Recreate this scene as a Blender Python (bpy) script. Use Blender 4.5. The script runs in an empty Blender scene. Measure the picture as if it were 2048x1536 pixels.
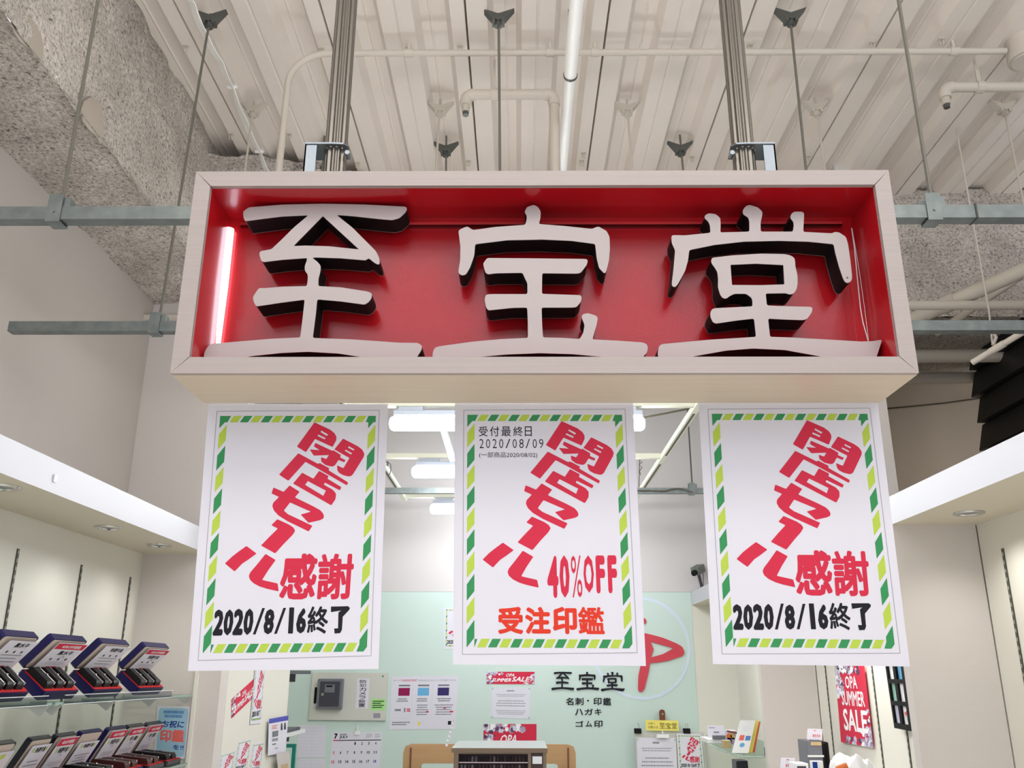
import bpy, math, random
import numpy as np
from mathutils import Vector, Matrix
from mathutils.geometry import tessellate_polygon
R = random.Random(7)
S = bpy.context.scene
COL = S.collection

# ------------------------------------------------------------------ camera
F = 1770.0; H = 1.6
PITCH = math.atan(582 / 1770.0); YAW = math.radians(0.45); ROLL = math.radians(0.116)
cm = Matrix.Rotation(YAW, 4, 'Z') @ Matrix.Rotation(math.pi / 2 + PITCH, 4, 'X') @ Matrix.Rotation(ROLL, 4, 'Z')
cd = bpy.data.cameras.new('camera'); cam = bpy.data.objects.new('camera', cd); COL.objects.link(cam)
cam.matrix_world = Matrix.Translation((0, 0, H)) @ cm
cd.sensor_fit = 'HORIZONTAL'; cd.sensor_width = 36; cd.lens = 36 * F / 2048; cd.clip_start = 0.02
S.camera = cam
# ------------------------------------------------------------------ world + exposure
w = bpy.data.worlds.new('world'); S.world = w; w.use_nodes = True
w.node_tree.nodes['Background'].inputs[0].default_value = (0.955, 0.985, 1.05, 1)
w.node_tree.nodes['Background'].inputs[1].default_value = 1.1
S.view_settings.view_transform = 'Standard'; S.view_settings.look = 'None'
S.view_settings.gamma = 1; S.view_settings.use_curve_mapping = False
S.view_settings.exposure = 0.0
# ------------------------------------------------------------------ unseen area lights added to fill the sign, shop and deck
def area(name, loc, rot, sx, sy, power, col=(1, 0.95, 0.88)):
    l = bpy.data.lights.new(name, 'AREA'); l.shape = 'RECTANGLE'; l.size = sx; l.size_y = sy
    l.energy = power; l.color = col
    o = bpy.data.objects.new(name, l); COL.objects.link(o); o.location = loc; o.rotation_euler = rot
    return o
area('fill_light_front', (0, -2.2, 3.9), (math.radians(45), 0, 0), 4.5, 1.2, 24, (0.97, 0.98, 1))  # unseen fill added to light the sign front and posters
area('fill_light_shop', (0, 0.4, 3.7), (0, 0, 0), 3.2, 0.5, 14, (0.97, 0.985, 1))  # unseen down-facing fill added above the shop front
area('deck_fill_upward', (0, -1.0, 2.9), (math.pi, 0, 0), 4.0, 0.4, 195, (0.97, 0.985, 1))  # up-facing fill added to brighten the ceiling deck

def P(u, v, **k):
    d = cm.to_3x3() @ Vector(((u - 1024) / F, (768 - v) / F, -1.0))
    if 'Y' in k: t = k['Y'] / d.y
    elif 'X' in k: t = k['X'] / d.x
    else: t = (k['Z'] - H) / d.z
    return Vector((d.x * t, d.y * t, d.z * t + H))

# ------------------------------------------------------------------ materials
MATS = {}
def lin(c): return tuple(((x / 255) / 12.92 if x / 255 <= 0.04045 else ((x / 255 + 0.055) / 1.055) ** 2.4) for x in c)
def mat(name, rgb, rough=0.6, metal=0.0, noise=None, bump=None, spec=0.5, emit=None, coat=0):
    if name in MATS: return MATS[name]
    m = bpy.data.materials.new(name); m.use_nodes = True; nt = m.node_tree
    b = nt.nodes['Principled BSDF']; c = lin(rgb) + (1,)
    b.inputs['Base Color'].default_value = c; b.inputs['Roughness'].default_value = rough
    b.inputs['Metallic'].default_value = metal; b.inputs['Specular IOR Level'].default_value = spec
    b.inputs['Coat Weight'].default_value = coat
    if emit:
        b.inputs['Emission Color'].default_value = lin(emit[0]) + (1,); b.inputs['Emission Strength'].default_value = emit[1]
    tc = nt.nodes.new('ShaderNodeTexCoord')
    if noise:   # (scale xyz, amount, second colour)
        mp = nt.nodes.new('ShaderNodeMapping'); mp.inputs['Scale'].default_value = noise[0]
        nt.links.new(tc.outputs['Object'], mp.inputs[0])
        n = nt.nodes.new('ShaderNodeTexNoise'); n.inputs['Scale'].default_value = 1; n.inputs['Detail'].default_value = 6
        nt.links.new(mp.outputs[0], n.inputs[0])
        r = nt.nodes.new('ShaderNodeValToRGB'); r.color_ramp.elements[0].position = 0.5 - noise[1]; r.color_ramp.elements[1].position = 0.5 + noise[1]
        r.color_ramp.elements[0].color = lin(noise[2]) + (1,); r.color_ramp.elements[1].color = c
        nt.links.new(n.outputs[0], r.inputs[0]); nt.links.new(r.outputs[0], b.inputs['Base Color'])
    if bump:    # (scale, strength)
        n2 = nt.nodes.new('ShaderNodeTexNoise'); n2.inputs['Scale'].default_value = bump[0]; n2.inputs['Detail'].default_value = 4
        nt.links.new(tc.outputs['Object'], n2.inputs[0])
        bp = nt.nodes.new('ShaderNodeBump'); bp.inputs['Strength'].default_value = bump[1]; bp.inputs['Distance'].default_value = 0.01
        nt.links.new(n2.outputs[0], bp.inputs['Height']); nt.links.new(bp.outputs[0], b.inputs['Normal'])
    MATS[name] = m
    return m

def clear_mat(name, tint, gloss=0.12, edge=None):
    m = bpy.data.materials.new(name); m.use_nodes = True; nt = m.node_tree; nt.nodes.clear()
    o = nt.nodes.new('ShaderNodeOutputMaterial'); mx = nt.nodes.new('ShaderNodeMixShader')
    t = nt.nodes.new('ShaderNodeBsdfTransparent'); g = nt.nodes.new('ShaderNodeBsdfGlossy')
    t.inputs[0].default_value = lin(tint) + (1,); g.inputs['Roughness'].default_value = 0.03
    lw = nt.nodes.new('ShaderNodeLayerWeight'); lw.inputs[0].default_value = gloss
    if edge is None: nt.links.new(lw.outputs['Fresnel'], mx.inputs[0])
    else: mx.inputs[0].default_value = edge
    nt.links.new(t.outputs[0], mx.inputs[1]); nt.links.new(g.outputs[0], mx.inputs[2])
    nt.links.new(mx.outputs[0], o.inputs[0]); MATS[name] = m
    return m

def rockwool_mat():
    m = bpy.data.materials.new('sprayed_rockwool'); m.use_nodes = True; nt = m.node_tree; b = nt.nodes['Principled BSDF']
    b.inputs['Roughness'].default_value = 0.95; b.inputs['Specular IOR Level'].default_value = 0.1
    tc = nt.nodes.new('ShaderNodeTexCoord')
    def noi(sc, det, rough=0.6):
        n = nt.nodes.new('ShaderNodeTexNoise'); n.inputs['Scale'].default_value = sc; n.inputs['Detail'].default_value = det
        n.inputs['Roughness'].default_value = rough; nt.links.new(tc.outputs['Object'], n.inputs[0]); return n
    a, c, d = noi(80, 7, 0.8), noi(3.5, 3), noi(34, 4, 0.7)
    r1 = nt.nodes.new('ShaderNodeValToRGB'); e = r1.color_ramp.elements
    e[0].position = 0.37; e[0].color = lin((80, 74, 68)) + (1,); e[1].position = 0.64; e[1].color = lin((236, 229, 220)) + (1,)
    x = r1.color_ramp.elements.new(0.44); x.color = lin((186, 177, 167)) + (1,)
    nt.links.new(a.outputs[0], r1.inputs[0])
    r2 = nt.nodes.new('ShaderNodeValToRGB'); e = r2.color_ramp.elements
    e[0].position = 0.35; e[0].color = (0.72, 0.71, 0.70, 1); e[1].position = 0.65; e[1].color = (1, 1, 1, 1)
    nt.links.new(c.outputs[0], r2.inputs[0])
    mx = nt.nodes.new('ShaderNodeMixRGB'); mx.blend_type = 'MULTIPLY'; mx.inputs[0].default_value = 1
    nt.links.new(r1.outputs[0], mx.inputs[1]); nt.links.new(r2.outputs[0], mx.inputs[2]); nt.links.new(mx.outputs[0], b.inputs['Base Color'])
    bp = nt.nodes.new('ShaderNodeBump'); bp.inputs['Strength'].default_value = 0.8; bp.inputs['Distance'].default_value = 0.02
    nt.links.new(d.outputs[0], bp.inputs['Height']); nt.links.new(bp.outputs[0], b.inputs['Normal'])
    MATS['sprayed_rockwool'] = m
    return m

M_deck = mat('painted_deck', (236, 227, 218), 0.55, noise=((2.2, 0.7, 2), 0.28, (222, 211, 199)), spec=0.3)
M_rock = rockwool_mat()
M_plaster = mat('bare_plaster', (176, 166, 152), 0.8, bump=(60, 0.2))
M_wall = mat('upper_wall_paint', (190, 182, 174), 0.7, noise=((1.5, 1.5, 1.5), 0.3, (183, 175, 167)))
M_wallb = mat('back_wall_paint', (212, 208, 205), 0.7)
M_brown = mat('brown_wall_paint', (210, 193, 170), 0.75)
M_cream = mat('cream_shelf_wall', (228, 225, 213), 0.6)
M_pink = mat('return_wall_paint', (214, 207, 201), 0.65, bump=(120, 0.08))
M_fascia = mat('white_fascia_laminate', (200, 199, 205), 0.4)
M_soffit = mat('cream_soffit_laminate', (214, 205, 184), 0.55)
M_green = mat('pale_green_panel', (204, 223, 215), 0.55)
M_floor = mat('floor_tile', (220, 218, 214), 0.35)
M_frame = mat('pale_pink_woodgrain_laminate', (175, 164, 160), 0.5, noise=((2.0, 30, 220), 0.25, (167, 156, 152)))
M_body = mat('cream_maple_laminate', (220, 206, 186), 0.4, noise=((3.0, 60, 3), 0.3, (214, 196, 170)))
M_red = mat('glossy_red_panel', (192, 24, 34), 0.22, coat=0.15)
M_face = mat('white_letter_face', (176, 166, 165), 0.45)
M_black = mat('black_letter_side', (12, 10, 12), 0.6, spec=0.25)
M_rim = mat('grey_letter_rim', (150, 142, 140), 0.4)
M_paper = mat('white_paper', (224, 222, 232), 0.75, spec=0.2)
M_pred = mat('red_print', (210, 50, 76), 0.7, spec=0.2)
M_pora = mat('orange_red_print', (222, 62, 44), 0.7, spec=0.2)
M_pblk = mat('black_print', (32, 32, 40), 0.7, spec=0.2)
M_pgry = mat('grey_print', (150, 150, 158), 0.7, spec=0.2)
M_pdg = mat('dark_green_print', (60, 146, 90), 0.7, spec=0.2)
M_plg = mat('lime_green_print', (184, 208, 82), 0.7, spec=0.2)
M_pwht = mat('white_print', (245, 243, 245), 0.7, spec=0.2)
M_galv = mat('galvanised_steel', (138, 146, 144), 0.42, 0.55, noise=((25, 25, 25), 0.2, (118, 126, 126)))
M_rod = mat('threaded_rod_steel', (120, 118, 110), 0.45, 0.5)
M_rodp = mat('overpainted_rod', (192, 184, 170), 0.6)
M_brk = mat('dark_steel_bracket', (96, 98, 94), 0.5, 0.5)
M_brkp = mat('overpainted_bracket', (196, 188, 174), 0.6)
M_pipe = mat('painted_conduit', (205, 196, 183), 0.5)
M_pvc = mat('bright_white_pipe', (246, 244, 240), 0.35)
M_chrome = mat('brushed_steel_pole', (118, 114, 108), 0.3, 0.75)
M_zinc = mat('zinc_strap', (126, 134, 142), 0.3, 0.7)
M_siding = mat('black_siding', (30, 29, 28), 0.5)
M_lamp = mat('lit_diffuser', (255, 255, 255), 0.5, emit=((246, 250, 255), 35.0))
M_lamph = mat('pale_blue_lamp_body', (188, 196, 208), 0.4)
M_duct = mat('cream_duct', (226, 226, 206), 0.4)
M_ductd = mat('dark_duct_slot', (84, 78, 62), 0.6)
M_glass = clear_mat('greenish_glass', (240, 246, 243), 0.06, 0.05)
M_acry = clear_mat('clear_acrylic', (246, 240, 242), 0.14)
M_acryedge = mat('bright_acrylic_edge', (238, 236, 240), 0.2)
M_navy = mat('navy_case_leatherette', (18, 13, 76), 0.35, spec=0.35)
M_dnavy = mat('black_case_leatherette', (24, 24, 40), 0.35, coat=0.2)
M_velvet = mat('red_velvet', (196, 26, 24), 0.9)
M_lid = mat('beige_lid_lining', (206, 190, 176), 0.7)
M_sealb = mat('black_seal_case', (16, 15, 17), 0.5, spec=0.3)
M_strip = clear_mat('price_strip_plastic', (196, 196, 204), 0.2)
M_bracket = mat('frosted_bracket', (176, 180, 176), 0.4)
M_sealr = mat('dark_brown_seal_case', (66, 28, 24), 0.35)
M_silver = mat('silver_clasp', (210, 208, 206), 0.2, 0.9)
M_white = mat('white_plastic', (240, 240, 240), 0.4)
M_beige = mat('beige_board', (206, 206, 196), 0.5)
M_dgrey = mat('dark_grey_plastic', (62, 62, 72), 0.35)
M_mgrey = mat('mid_grey_plastic', (112, 114, 122), 0.4)
M_wood = mat('tan_plywood', (188, 150, 104), 0.5, noise=((4, 4, 30), 0.3, (176, 138, 94)))
M_cab = mat('brown_cabinet', (112, 94, 76), 0.4)
M_cabd = mat('dark_cabinet_inside', (52, 36, 34), 0.5)
M_cabt = mat('grey_cabinet_top', (176, 180, 178), 0.3)
M_leather = mat('brown_leather', (112, 60, 34), 0.55)
M_yellow = mat('yellow_card', (240, 224, 110), 0.6)
M_lgreen = mat('light_green_card', (166, 226, 138), 0.6)
M_lblue = mat('light_blue_print', (158, 196, 216), 0.7, spec=0.2)
M_mblue = mat('mid_blue_print', (92, 140, 196), 0.7, spec=0.2)
M_dblue = mat('deep_blue_print', (28, 60, 140), 0.7, spec=0.2)
M_salm = mat('salmon_print', (228, 110, 100), 0.7, spec=0.2)
M_maroon = mat('maroon_print', (146, 28, 84), 0.7, spec=0.2)
M_indigo = mat('indigo_print', (56, 48, 104), 0.7, spec=0.2)
M_sky = mat('sky_print', (110, 178, 222), 0.7, spec=0.2)
M_mauve = mat('mauve_print', (176, 160, 186), 0.7, spec=0.2)
M_lav = mat('lavender_print', (206, 206, 226), 0.7, spec=0.2)
M_dmau = mat('dark_mauve_print', (92, 66, 96), 0.7, spec=0.2)
M_teal = mat('teal_plastic', (20, 128, 112), 0.4)
M_logow = mat('pale_blue_ring', (214, 226, 240), 0.5)
M_logor = mat('red_emblem', (206, 58, 74), 0.5)
M_violet = mat('blue_violet_print', (86, 88, 180), 0.7, spec=0.2)
M_card = mat('cardboard', (196, 172, 128), 0.7)
M_orange = mat('orange_fruit', (224, 120, 50), 0.5)
M_leaf = mat('pale_leaf_print', (150, 196, 178), 0.7, spec=0.2)
M_slot = mat('black_slotted_strip', (70, 70, 62), 0.5)
M_slotl = mat('light_slot', (170, 168, 150), 0.5)

# ------------------------------------------------------------------ mesh helpers
class MB:
    def __init__(s): s.v = []; s.f = []; s.m = []
    def add(s, vs, fs, mi=0):
        n = len(s.v); s.v += [tuple(x) for x in vs]; s.f += [tuple(i + n for i in f) for f in fs]; s.m += [mi] * len(fs); return s
    def box(s, a, b, mi=0):
        x0, y0, z0 = (min(a[i], b[i]) for i in range(3)); x1, y1, z1 = (max(a[i], b[i]) for i in range(3))
        return s.add([(x0, y0, z0), (x1, y0, z0), (x1, y1, z0), (x0, y1, z0), (x0, y0, z1), (x1, y0, z1), (x1, y1, z1), (x0, y1, z1)],
                     [(0, 3, 2, 1), (4, 5, 6, 7), (0, 1, 5, 4), (1, 2, 6, 5), (2, 3, 7, 6), (3, 0, 4, 7)], mi)
    def hexa(s, q, mi=0):   # 8 corners like box
        return s.add(q, [(0, 3, 2, 1), (4, 5, 6, 7), (0, 1, 5, 4), (1, 2, 6, 5), (2, 3, 7, 6), (3, 0, 4, 7)], mi)
    def tube(s, pts, r, n=10, mi=0, caps=True):
        pts = [Vector(p) for p in pts]; rs = r if isinstance(r, (list, tuple)) else [r] * len(pts)
        rings = []; up = None
        for i, p in enumerate(pts):
            t = (pts[min(i + 1, len(pts) - 1)] - pts[max(i - 1, 0)]).normalized()
            if up is None: up = Vector((0, 0, 1)) if abs(t.z) < 0.9 else Vector((1, 0, 0))
            a = t.cross(up).normalized(); b = a.cross(t).normalized(); up = b
            rings.append([p + (a * math.cos(2 * math.pi * k / n) + b * math.sin(2 * math.pi * k / n)) * rs[i] for k in range(n)])
        vs = [v for rg in rings for v in rg]; fs = []
        for i in range(len(pts) - 1):
            for k in range(n): fs.append((i * n + k, i * n + (k + 1) % n, (i + 1) * n + (k + 1) % n, (i + 1) * n + k))
        if caps: fs += [tuple(range(n - 1, -1, -1)), tuple((len(pts) - 1) * n + k for k in range(n))]
        return s.add(vs, fs, mi)
    def prism(s, outer, holes, fn, d0, d1, mi=0, side=None):
        """outline (2D) -> fn(x, y, depth); caps at d0 and d1 with walls between"""
        loops = [outer] + list(holes)
        tri = tessellate_polygon([[Vector((p[0], p[1], 0)) for p in L] for L in loops])
        flat = [p for L in loops for p in L]; n = len(flat)
        vs = [fn(p[0], p[1], d0) for p in flat]
        fs = [tuple(t) for t in tri]
        if d1 is not None:
            vs += [fn(p[0], p[1], d1) for p in flat]; fs += [tuple(i + n for i in reversed(t)) for t in tri]
        s.add(vs, fs, mi)
        if d1 is not None:
            base = len(s.v) - 2 * n; k = 0
            for L in loops:
                for i in range(len(L)):
                    a = base + k + i; b = base + k + (i + 1) % len(L)
                    s.f.append((a, b, b + n, a + n)); s.m.append(mi if side is None else side)
                k += len(L)
        return s
    def build(s, name, mats, parent=None, smooth=False, bevel=0, kind=None, label=None, org=None):
        if not isinstance(mats, (list, tuple)): mats = [mats]
        me = bpy.data.meshes.new(name)
        o = bpy.data.objects.new(name, me); COL.objects.link(o)
        off = Vector((0, 0, 0))
        if parent is not None:
            wl = parent['_w'] if '_w' in parent else (0, 0, 0)
            off = Vector(wl)
        elif org is not None:
            off = Vector(org); o.location = off
        else:
            A = np.array(s.v); off = Vector(((A[:, 0].min() + A[:, 0].max()) / 2, (A[:, 1].min() + A[:, 1].max()) / 2, A[:, 2].min())); o.location = off
        me.from_pydata([(v[0] - off.x, v[1] - off.y, v[2] - off.z) for v in s.v], [], s.f)
        for m in mats: me.materials.append(m)
        if len(mats) > 1: me.polygons.foreach_set('material_index', s.m)
        if smooth: me.polygons.foreach_set('use_smooth', [True] * len(me.polygons)); me.set_sharp_from_angle(angle=math.radians(40))
        me.update()
        if parent is not None: o.parent = parent
        o['_w'] = tuple(off)
        if bevel:
            bv = o.modifiers.new('bevel', 'BEVEL'); bv.width = bevel; bv.segments = 2; bv.limit_method = 'ANGLE'
        if kind: o['kind'] = kind
        if name.endswith('_print') or name in ('ruled_lines', 'printed_border'): o['kind'] = 'stuff'
        if label: o['label'] = label
        return o

def tag(o, label, cat, group=None):
    o['label'] = label; o['category'] = cat
    if group: o['group'] = group
    return o
def thing(name, loc, label, cat, group=None, kind=None):
    o = bpy.data.objects.new(name, None); COL.objects.link(o); o.location = loc; o['_w'] = tuple(loc); o.empty_display_size = 0.05
    if kind: o['kind'] = kind; o['label'] = label
    else: tag(o, label, cat, group)
    return o
def copy_tree(o, parent=None):
    c = o.copy(); COL.objects.link(c); c.parent = parent
    for ch in list(o.children): copy_tree(ch, c)
    return c
def struct(name, mb, m, label=None, **k):
    return mb.build(name, m, kind='structure', label=label, **k)
def rounded(pts, r):
    out = []
    n = len(pts)
    for i in range(n):
        a, b, c = Vector(pts[i - 1]), Vector(pts[i]), Vector(pts[(i + 1) % n])
        d1, d2 = (a - b), (c - b); k1 = min(r, d1.length * 0.42); k2 = min(r, d2.length * 0.42)
        if d1.length < 1e-9 or d2.length < 1e-9: continue
        p, q = b + d1.normalized() * k1, b + d2.normalized() * k2
        for t in (0, 0.5, 1): out.append(tuple((1 - t) ** 2 * p + 2 * t * (1 - t) * b + t * t * q))
    return out

# ------------------------------------------------------------------ text -> flat meshes
_TX = {}; _TXS = {}
def glyphs(body, offset):
    offset = min(offset, 0); k = (body, offset)
    if k not in _TX:
        c = bpy.data.curves.new('lettering', 'FONT'); c.body = body; c.resolution_u = 2; c.offset = offset
        o = bpy.data.objects.new('lettering', c); me = bpy.data.meshes.new_from_object(o)
        A = np.array([v.co[:2] for v in me.vertices]); fs = [tuple(p.vertices) for p in me.polygons]
        lo, hi = A.min(0), A.max(0); _TXS[body] = tuple(np.maximum(hi - lo, 0.12)); A = (A - lo) / np.maximum(hi - lo, 1e-6)
        _TX[k] = (A, fs); bpy.data.objects.remove(o); bpy.data.meshes.remove(me); bpy.data.curves.remove(c)
    return _TX[k]
def put_text(mb, fn, body, box, offset=0.0, shear=0.0, mi=0, d=0.0004):
    """box (s0,t0,s1,t1), t downward, in the coordinates fn takes"""
    A, fs = glyphs(body, offset); s0, t0, s1, t1 = box
    e = max(offset, 0) * 0.9
    if e: wx, wy = _TXS[(body)]; ex, ey = e / wx, e / wy
    else: ex = ey = 0
    shifts = [(0, 0)] if not e else [(0, 0), (1, 0), (-1, 0), (0, 1), (0, -1), (.7, .7), (-.7, .7), (.7, -.7), (-.7, -.7)]
    for i, (dx, dy) in enumerate(shifts):
        vs = []
        for a, b in A:
            a2 = ex + a * (1 - 2 * ex) + dx * ex; b2 = ey + b * (1 - 2 * ey) + dy * ey
            vs.append(fn(s0 + a2 * (s1 - s0) + shear * (b2 - 0.5) * (s1 - s0), t1 + b2 * (t0 - t1), d + 0.000015 * i))
        mb.add(vs, fs, mi)

class Sheet:
    """a flat sheet given by four 3D corners TL TR BR BL; f(s,t,d) maps 0..1 coordinates to points, d towards the viewer side"""
    def __init__(s, TL, TR, BR, BL, toward=None):
        s.c = [Vector(x) for x in (TL, TR, BR, BL)]
        n = (s.c[1] - s.c[0]).cross(s.c[3] - s.c[0]).normalized()
        ref = (Vector(toward) if toward else Vector((0, 0, H))) - s.c[0]
        s.n = n if n.dot(ref) > 0 else -n
    def f(s, u, v, d=0.0):
        a, b, c, e = s.c
        return (a * (1 - u) + b * u) * (1 - v) + (e * (1 - u) + c * u) * v + s.n * d
    def board(s, th=0.0008):
        mb = MB(); f = s.f
        mb.hexa([f(0, 1, -th), f(1, 1, -th), f(1, 0, -th), f(0, 0, -th), f(0, 1, 0), f(1, 1, 0), f(1, 0, 0), f(0, 0, 0)])
        return mb
def rect(mb, f, s0, t0, s1, t1, mi=0, d=0.0004):
    mb.add([f(s0, t1, d), f(s1, t1, d), f(s1, t0, d), f(s0, t0, d)], [(0, 1, 2, 3)], mi)
def poly(mb, f, pts, holes=(), mi=0, d=0.0004):
    mb.prism(pts, holes, f, d, None, mi)
def scribble(mb, f, s0, t0, s1, t1, rows, rng, mi=0, fill=0.45, center=False, d=0.0004):
    """rows of tiny strokes for print too small to read"""
    hh = (t1 - t0) / rows
    for r in range(rows):
        t = t0 + r * hh; L = rng.uniform(0.6, 1.0) * (s1 - s0); st = s0 + ((s1 - s0) - L) / 2 * (1 if center else 0)
        x = st
        while x < st + L:
            wd = rng.uniform(0.02, 0.07) * (s1 - s0) + 0.002
            rect(mb, f, x, t, min(x + wd, st + L), t + hh * fill, mi, d); x += wd + 0.012 * (s1 - s0)
def sheet_px(c, **k): return Sheet(*[P(u, v, **k) for u, v in c])

# homography from pixels of one poster to its 0..1 coordinates
def homog(q):
    A = []; B = []
    for (x, y), (u, v) in zip(q, [(0, 0), (1, 0), (1, 1), (0, 1)]):
        A.append([x, y, 1, 0, 0, 0, -u * x, -u * y]); B.append(u)
        A.append([0, 0, 0, x, y, 1, -v * x, -v * y]); B.append(v)
    h = np.linalg.solve(np.array(A, float), np.array(B, float)); h = np.append(h, 1).reshape(3, 3)
    def g(x, y):
        r = h @ np.array([x, y, 1.0]); return (r[0] / r[2], r[1] / r[2])
    return g

# ================================================================== THE SETTING
struct('floor', MB().box((-4, -4, -0.05), (4, 8, 0)), M_floor)
# --- corrugated deck ceiling, one object per deck sheet
ZD = 4.05
ceil = thing('ceiling', (0, 2, ZD), None, None, kind='structure')
def deck_panel(x0):
    prof = [(0, 0.05), (0.004, 0.0), (0.084, 0.0), (0.107, 0.048), (0.150, 0.050), (0.156, 0.045), (0.164, 0.050), (0.196, 0.048), (0.219, 0.0),
            (0.275, 0.0), (0.281, 0.005), (0.289, 0.0), (0.350, 0.0), (0.373, 0.048), (0.405, 0.050), (0.411, 0.045), (0.419, 0.050), (0.474, 0.048), (0.497, 0.0), (0.553, 0.0), (0.5575, 0.05)]
    mb = MB(); ys = (-1.0, 7.2)
    vs = [(x0 + a, y, ZD + b) for y in ys for a, b in prof]; n = len(prof)
    mb.add(vs, [(i, i + 1, n + i + 1, n + i) for i in range(n - 1)])
    return mb
first = deck_panel(0).build('deck_panel', M_deck, ceil); first.location.x = -0.206
for k in (-3, -2, -1, 1, 2, 3, 4, 5, 6):
    c = first.copy(); COL.objects.link(c); c.parent = ceil; c.location.x = -0.206 + 0.5575 * k
MB().box((-1.95, -1.0, ZD + 0.06), (3.6, 7.2, ZD + 0.12)).build('slab', M_deck, ceil)
for (u, v) in [(372, 92), (643, 97), (462, 268), (578, 268), (715, 325), (937, 322), (1163, 322), (1167, 306), (1384, 313), (1745, 85), (1882, 78), (1616, 312), (816, 96), (920, 92), (1500, 90)]:
    p = P(u, v, Z=ZD); mb = MB()
    mb.tube([p + Vector((-0.008, 0, 0.004)), p + Vector((-0.005, 0, -0.03)), p + Vector((0.005, 0, -0.03)), p + Vector((0.008, 0, 0.004))], 0.0028, 5)
    mb.box(p + Vector((-0.012, -0.008, -0.004)), p + Vector((0.012, 0.008, 0.002)))
    mb.build('deck_clip', M_brkp, ceil)

# --- sprayed beams
def lumpy(corners, nu, nv, amp, seed):
    """bumpy grid spanned by 4 corners"""
    from mathutils import noise
    a, b, c, d = [Vector(x) for x in corners]; nrm = (b - a).cross(d - a).normalized(); mb = MB(); vs = []
    for j in range(nv + 1):
        for i in range(nu + 1):
            u, v = i / nu, j / nv; p = (a * (1 - u) + b * u) * (1 - v) + (d * (1 - u) + c * u) * v
            q = p + nrm * amp * (noise.noise(p * 6 + Vector((seed, 0, 0))) + 0.5 * noise.noise(p * 19) + 0.28 * noise.noise(p * 45))
            vs.append(q)
    mb.add(vs, [(j * (nu + 1) + i, j * (nu + 1) + i + 1, (j + 1) * (nu + 1) + i + 1, (j + 1) * (nu + 1) + i) for j in range(nv) for i in range(nu)])
    return mb
bl = thing('ceiling_beam', (-1.6, 2, 3.36), None, None, kind='structure')
lumpy([(-1.86, -0.6, 3.36), (-1.86, 4.15, 3.36), (-1.45, 4.15, 3.37), (-1.45, -0.6, 3.37)], 200, 24, 0.012, 1).build('beam_underside', M_rock, bl, smooth=True)
lumpy([(-1.452, -0.6, 3.365), (-1.452, 4.15, 3.365), (-1.50, 4.15, 4.09), (-1.50, -0.6, 4.09)], 200, 40, 0.013, 2).build('beam_side', M_rock, bl, smooth=True)
bf = thing('ceiling_beam', (1, 4.3, 3.3), None, None, kind='structure')
lumpy([(-1.8, 4.1, 3.30), (3.5, 4.1, 3.30), (3.5, 4.2, 4.08), (-1.8, 4.2, 4.08)], 220, 40, 0.022, 3).build('beam_side', M_rock, bf, smooth=True)
lumpy([(-1.8, 5.2, 3.28), (3.5, 5.2, 3.28), (3.5, 4.1, 3.30), (-1.8, 4.1, 3.30)], 160, 30, 0.02, 4).build('beam_underside', M_rock, bf, smooth=True)
# overspray lumps where the deck meets the left beam and cross beam
for cx, cy, rx, ry in [(-1.30, 3.95, 0.30, 0.28), (-0.95, 4.0, 0.16, 0.16)]:
    lumpy([(cx - rx, cy - ry, 3.99), (cx + rx, cy - ry * 0.3, 4.035), (cx + rx, cy + 0.25, 3.9), (cx - rx, cy + 0.25, 3.8)], 40, 40, 0.03, cx).build('overspray', M_rock, bf, smooth=True)
# smooth bare patches in the spray
def patch(px, plane):
    pts = [P(u, v, **plane) for u, v in px]; c = sum(pts, Vector()) / len(pts); mb = MB()
    dn = (Vector((0, 0, H)) - c).normalized() * 0.014
    n = len(pts); mb.add([p + dn * 0.2 for p in pts] + [c + (p - c) * 0.93 + dn for p in pts] + [c + dn * 1.3], [(i, (i + 1) % n, n + (i + 1) % n, n + i) for i in range(n)] + [(n + i, n + (i + 1) % n, 2 * n) for i in range(n)])
    mb.build('plaster_patch', M_plaster, bl, smooth=True)
Z2 = lambda l: [(x / 2.926, y / 2.926) for x, y in l]
patch(Z2([(65, 85), (110, 68), (165, 85), (205, 135), (240, 200), (256, 270), (252, 330), (238, 372), (205, 330), (165, 285), (110, 240), (75, 190), (62, 130)]), {'X': -1.46})
patch(Z2([(470, 640), (490, 590), (530, 568), (575, 590), (603, 650), (608, 730), (602, 800), (590, 850), (560, 800), (520, 765), (480, 710)]), {'X': -1.46})

# --- walls
wl = MB().box((-1.92, -0.5, 2.22), (-1.82, 7.1, 3.42)); struct('wall_left', wl, M_wall)
XL = -1.71; XR = 1.66
sl = struct('wall_left', MB().box((-1.92, -0.5, 0), (XL, 4.06, 2.14)), M_cream)
sr = struct('wall_right', MB().box((XR, -0.5, 0), (1.76, 3.22, 2.14)), M_cream)
sr2 = struct('wall_right', MB().box((XR, 3.27, 0), (1.76, 5.2, 2.14)), M_cream)
struct('wall_right', MB().box((XR, 5.25, 0), (1.76, 7.1, 2.14)), M_cream)
struct('wall_left', MB().box((-1.84, 4.16, 0), (-1.74, 7.1, 2.14)), M_cream)
struct('wall_left', MB().box((-1.92, 4.06, 0), (-1.30, 4.16, 3.42)), M_pink)          # return wall facing the aisle
struct('wall_left', MB().box((-1.45, 4.162, 0), (-1.30, 5.28, 2.22)), M_cream)      # pier with the sale sheets
struct('trim_1', MB().box((-1.41, 4.045, 0), (-1.395, 4.06, 2.12)), M_cream)
struct('wall_right', MB().box((1.35, 3.22, 0), (1.655, 3.27, 2.12)), M_pink)
struct('wall_right', MB().box((1.35, 5.2, 0), (1.655, 5.25, 2.12)), M_pink)
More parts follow.
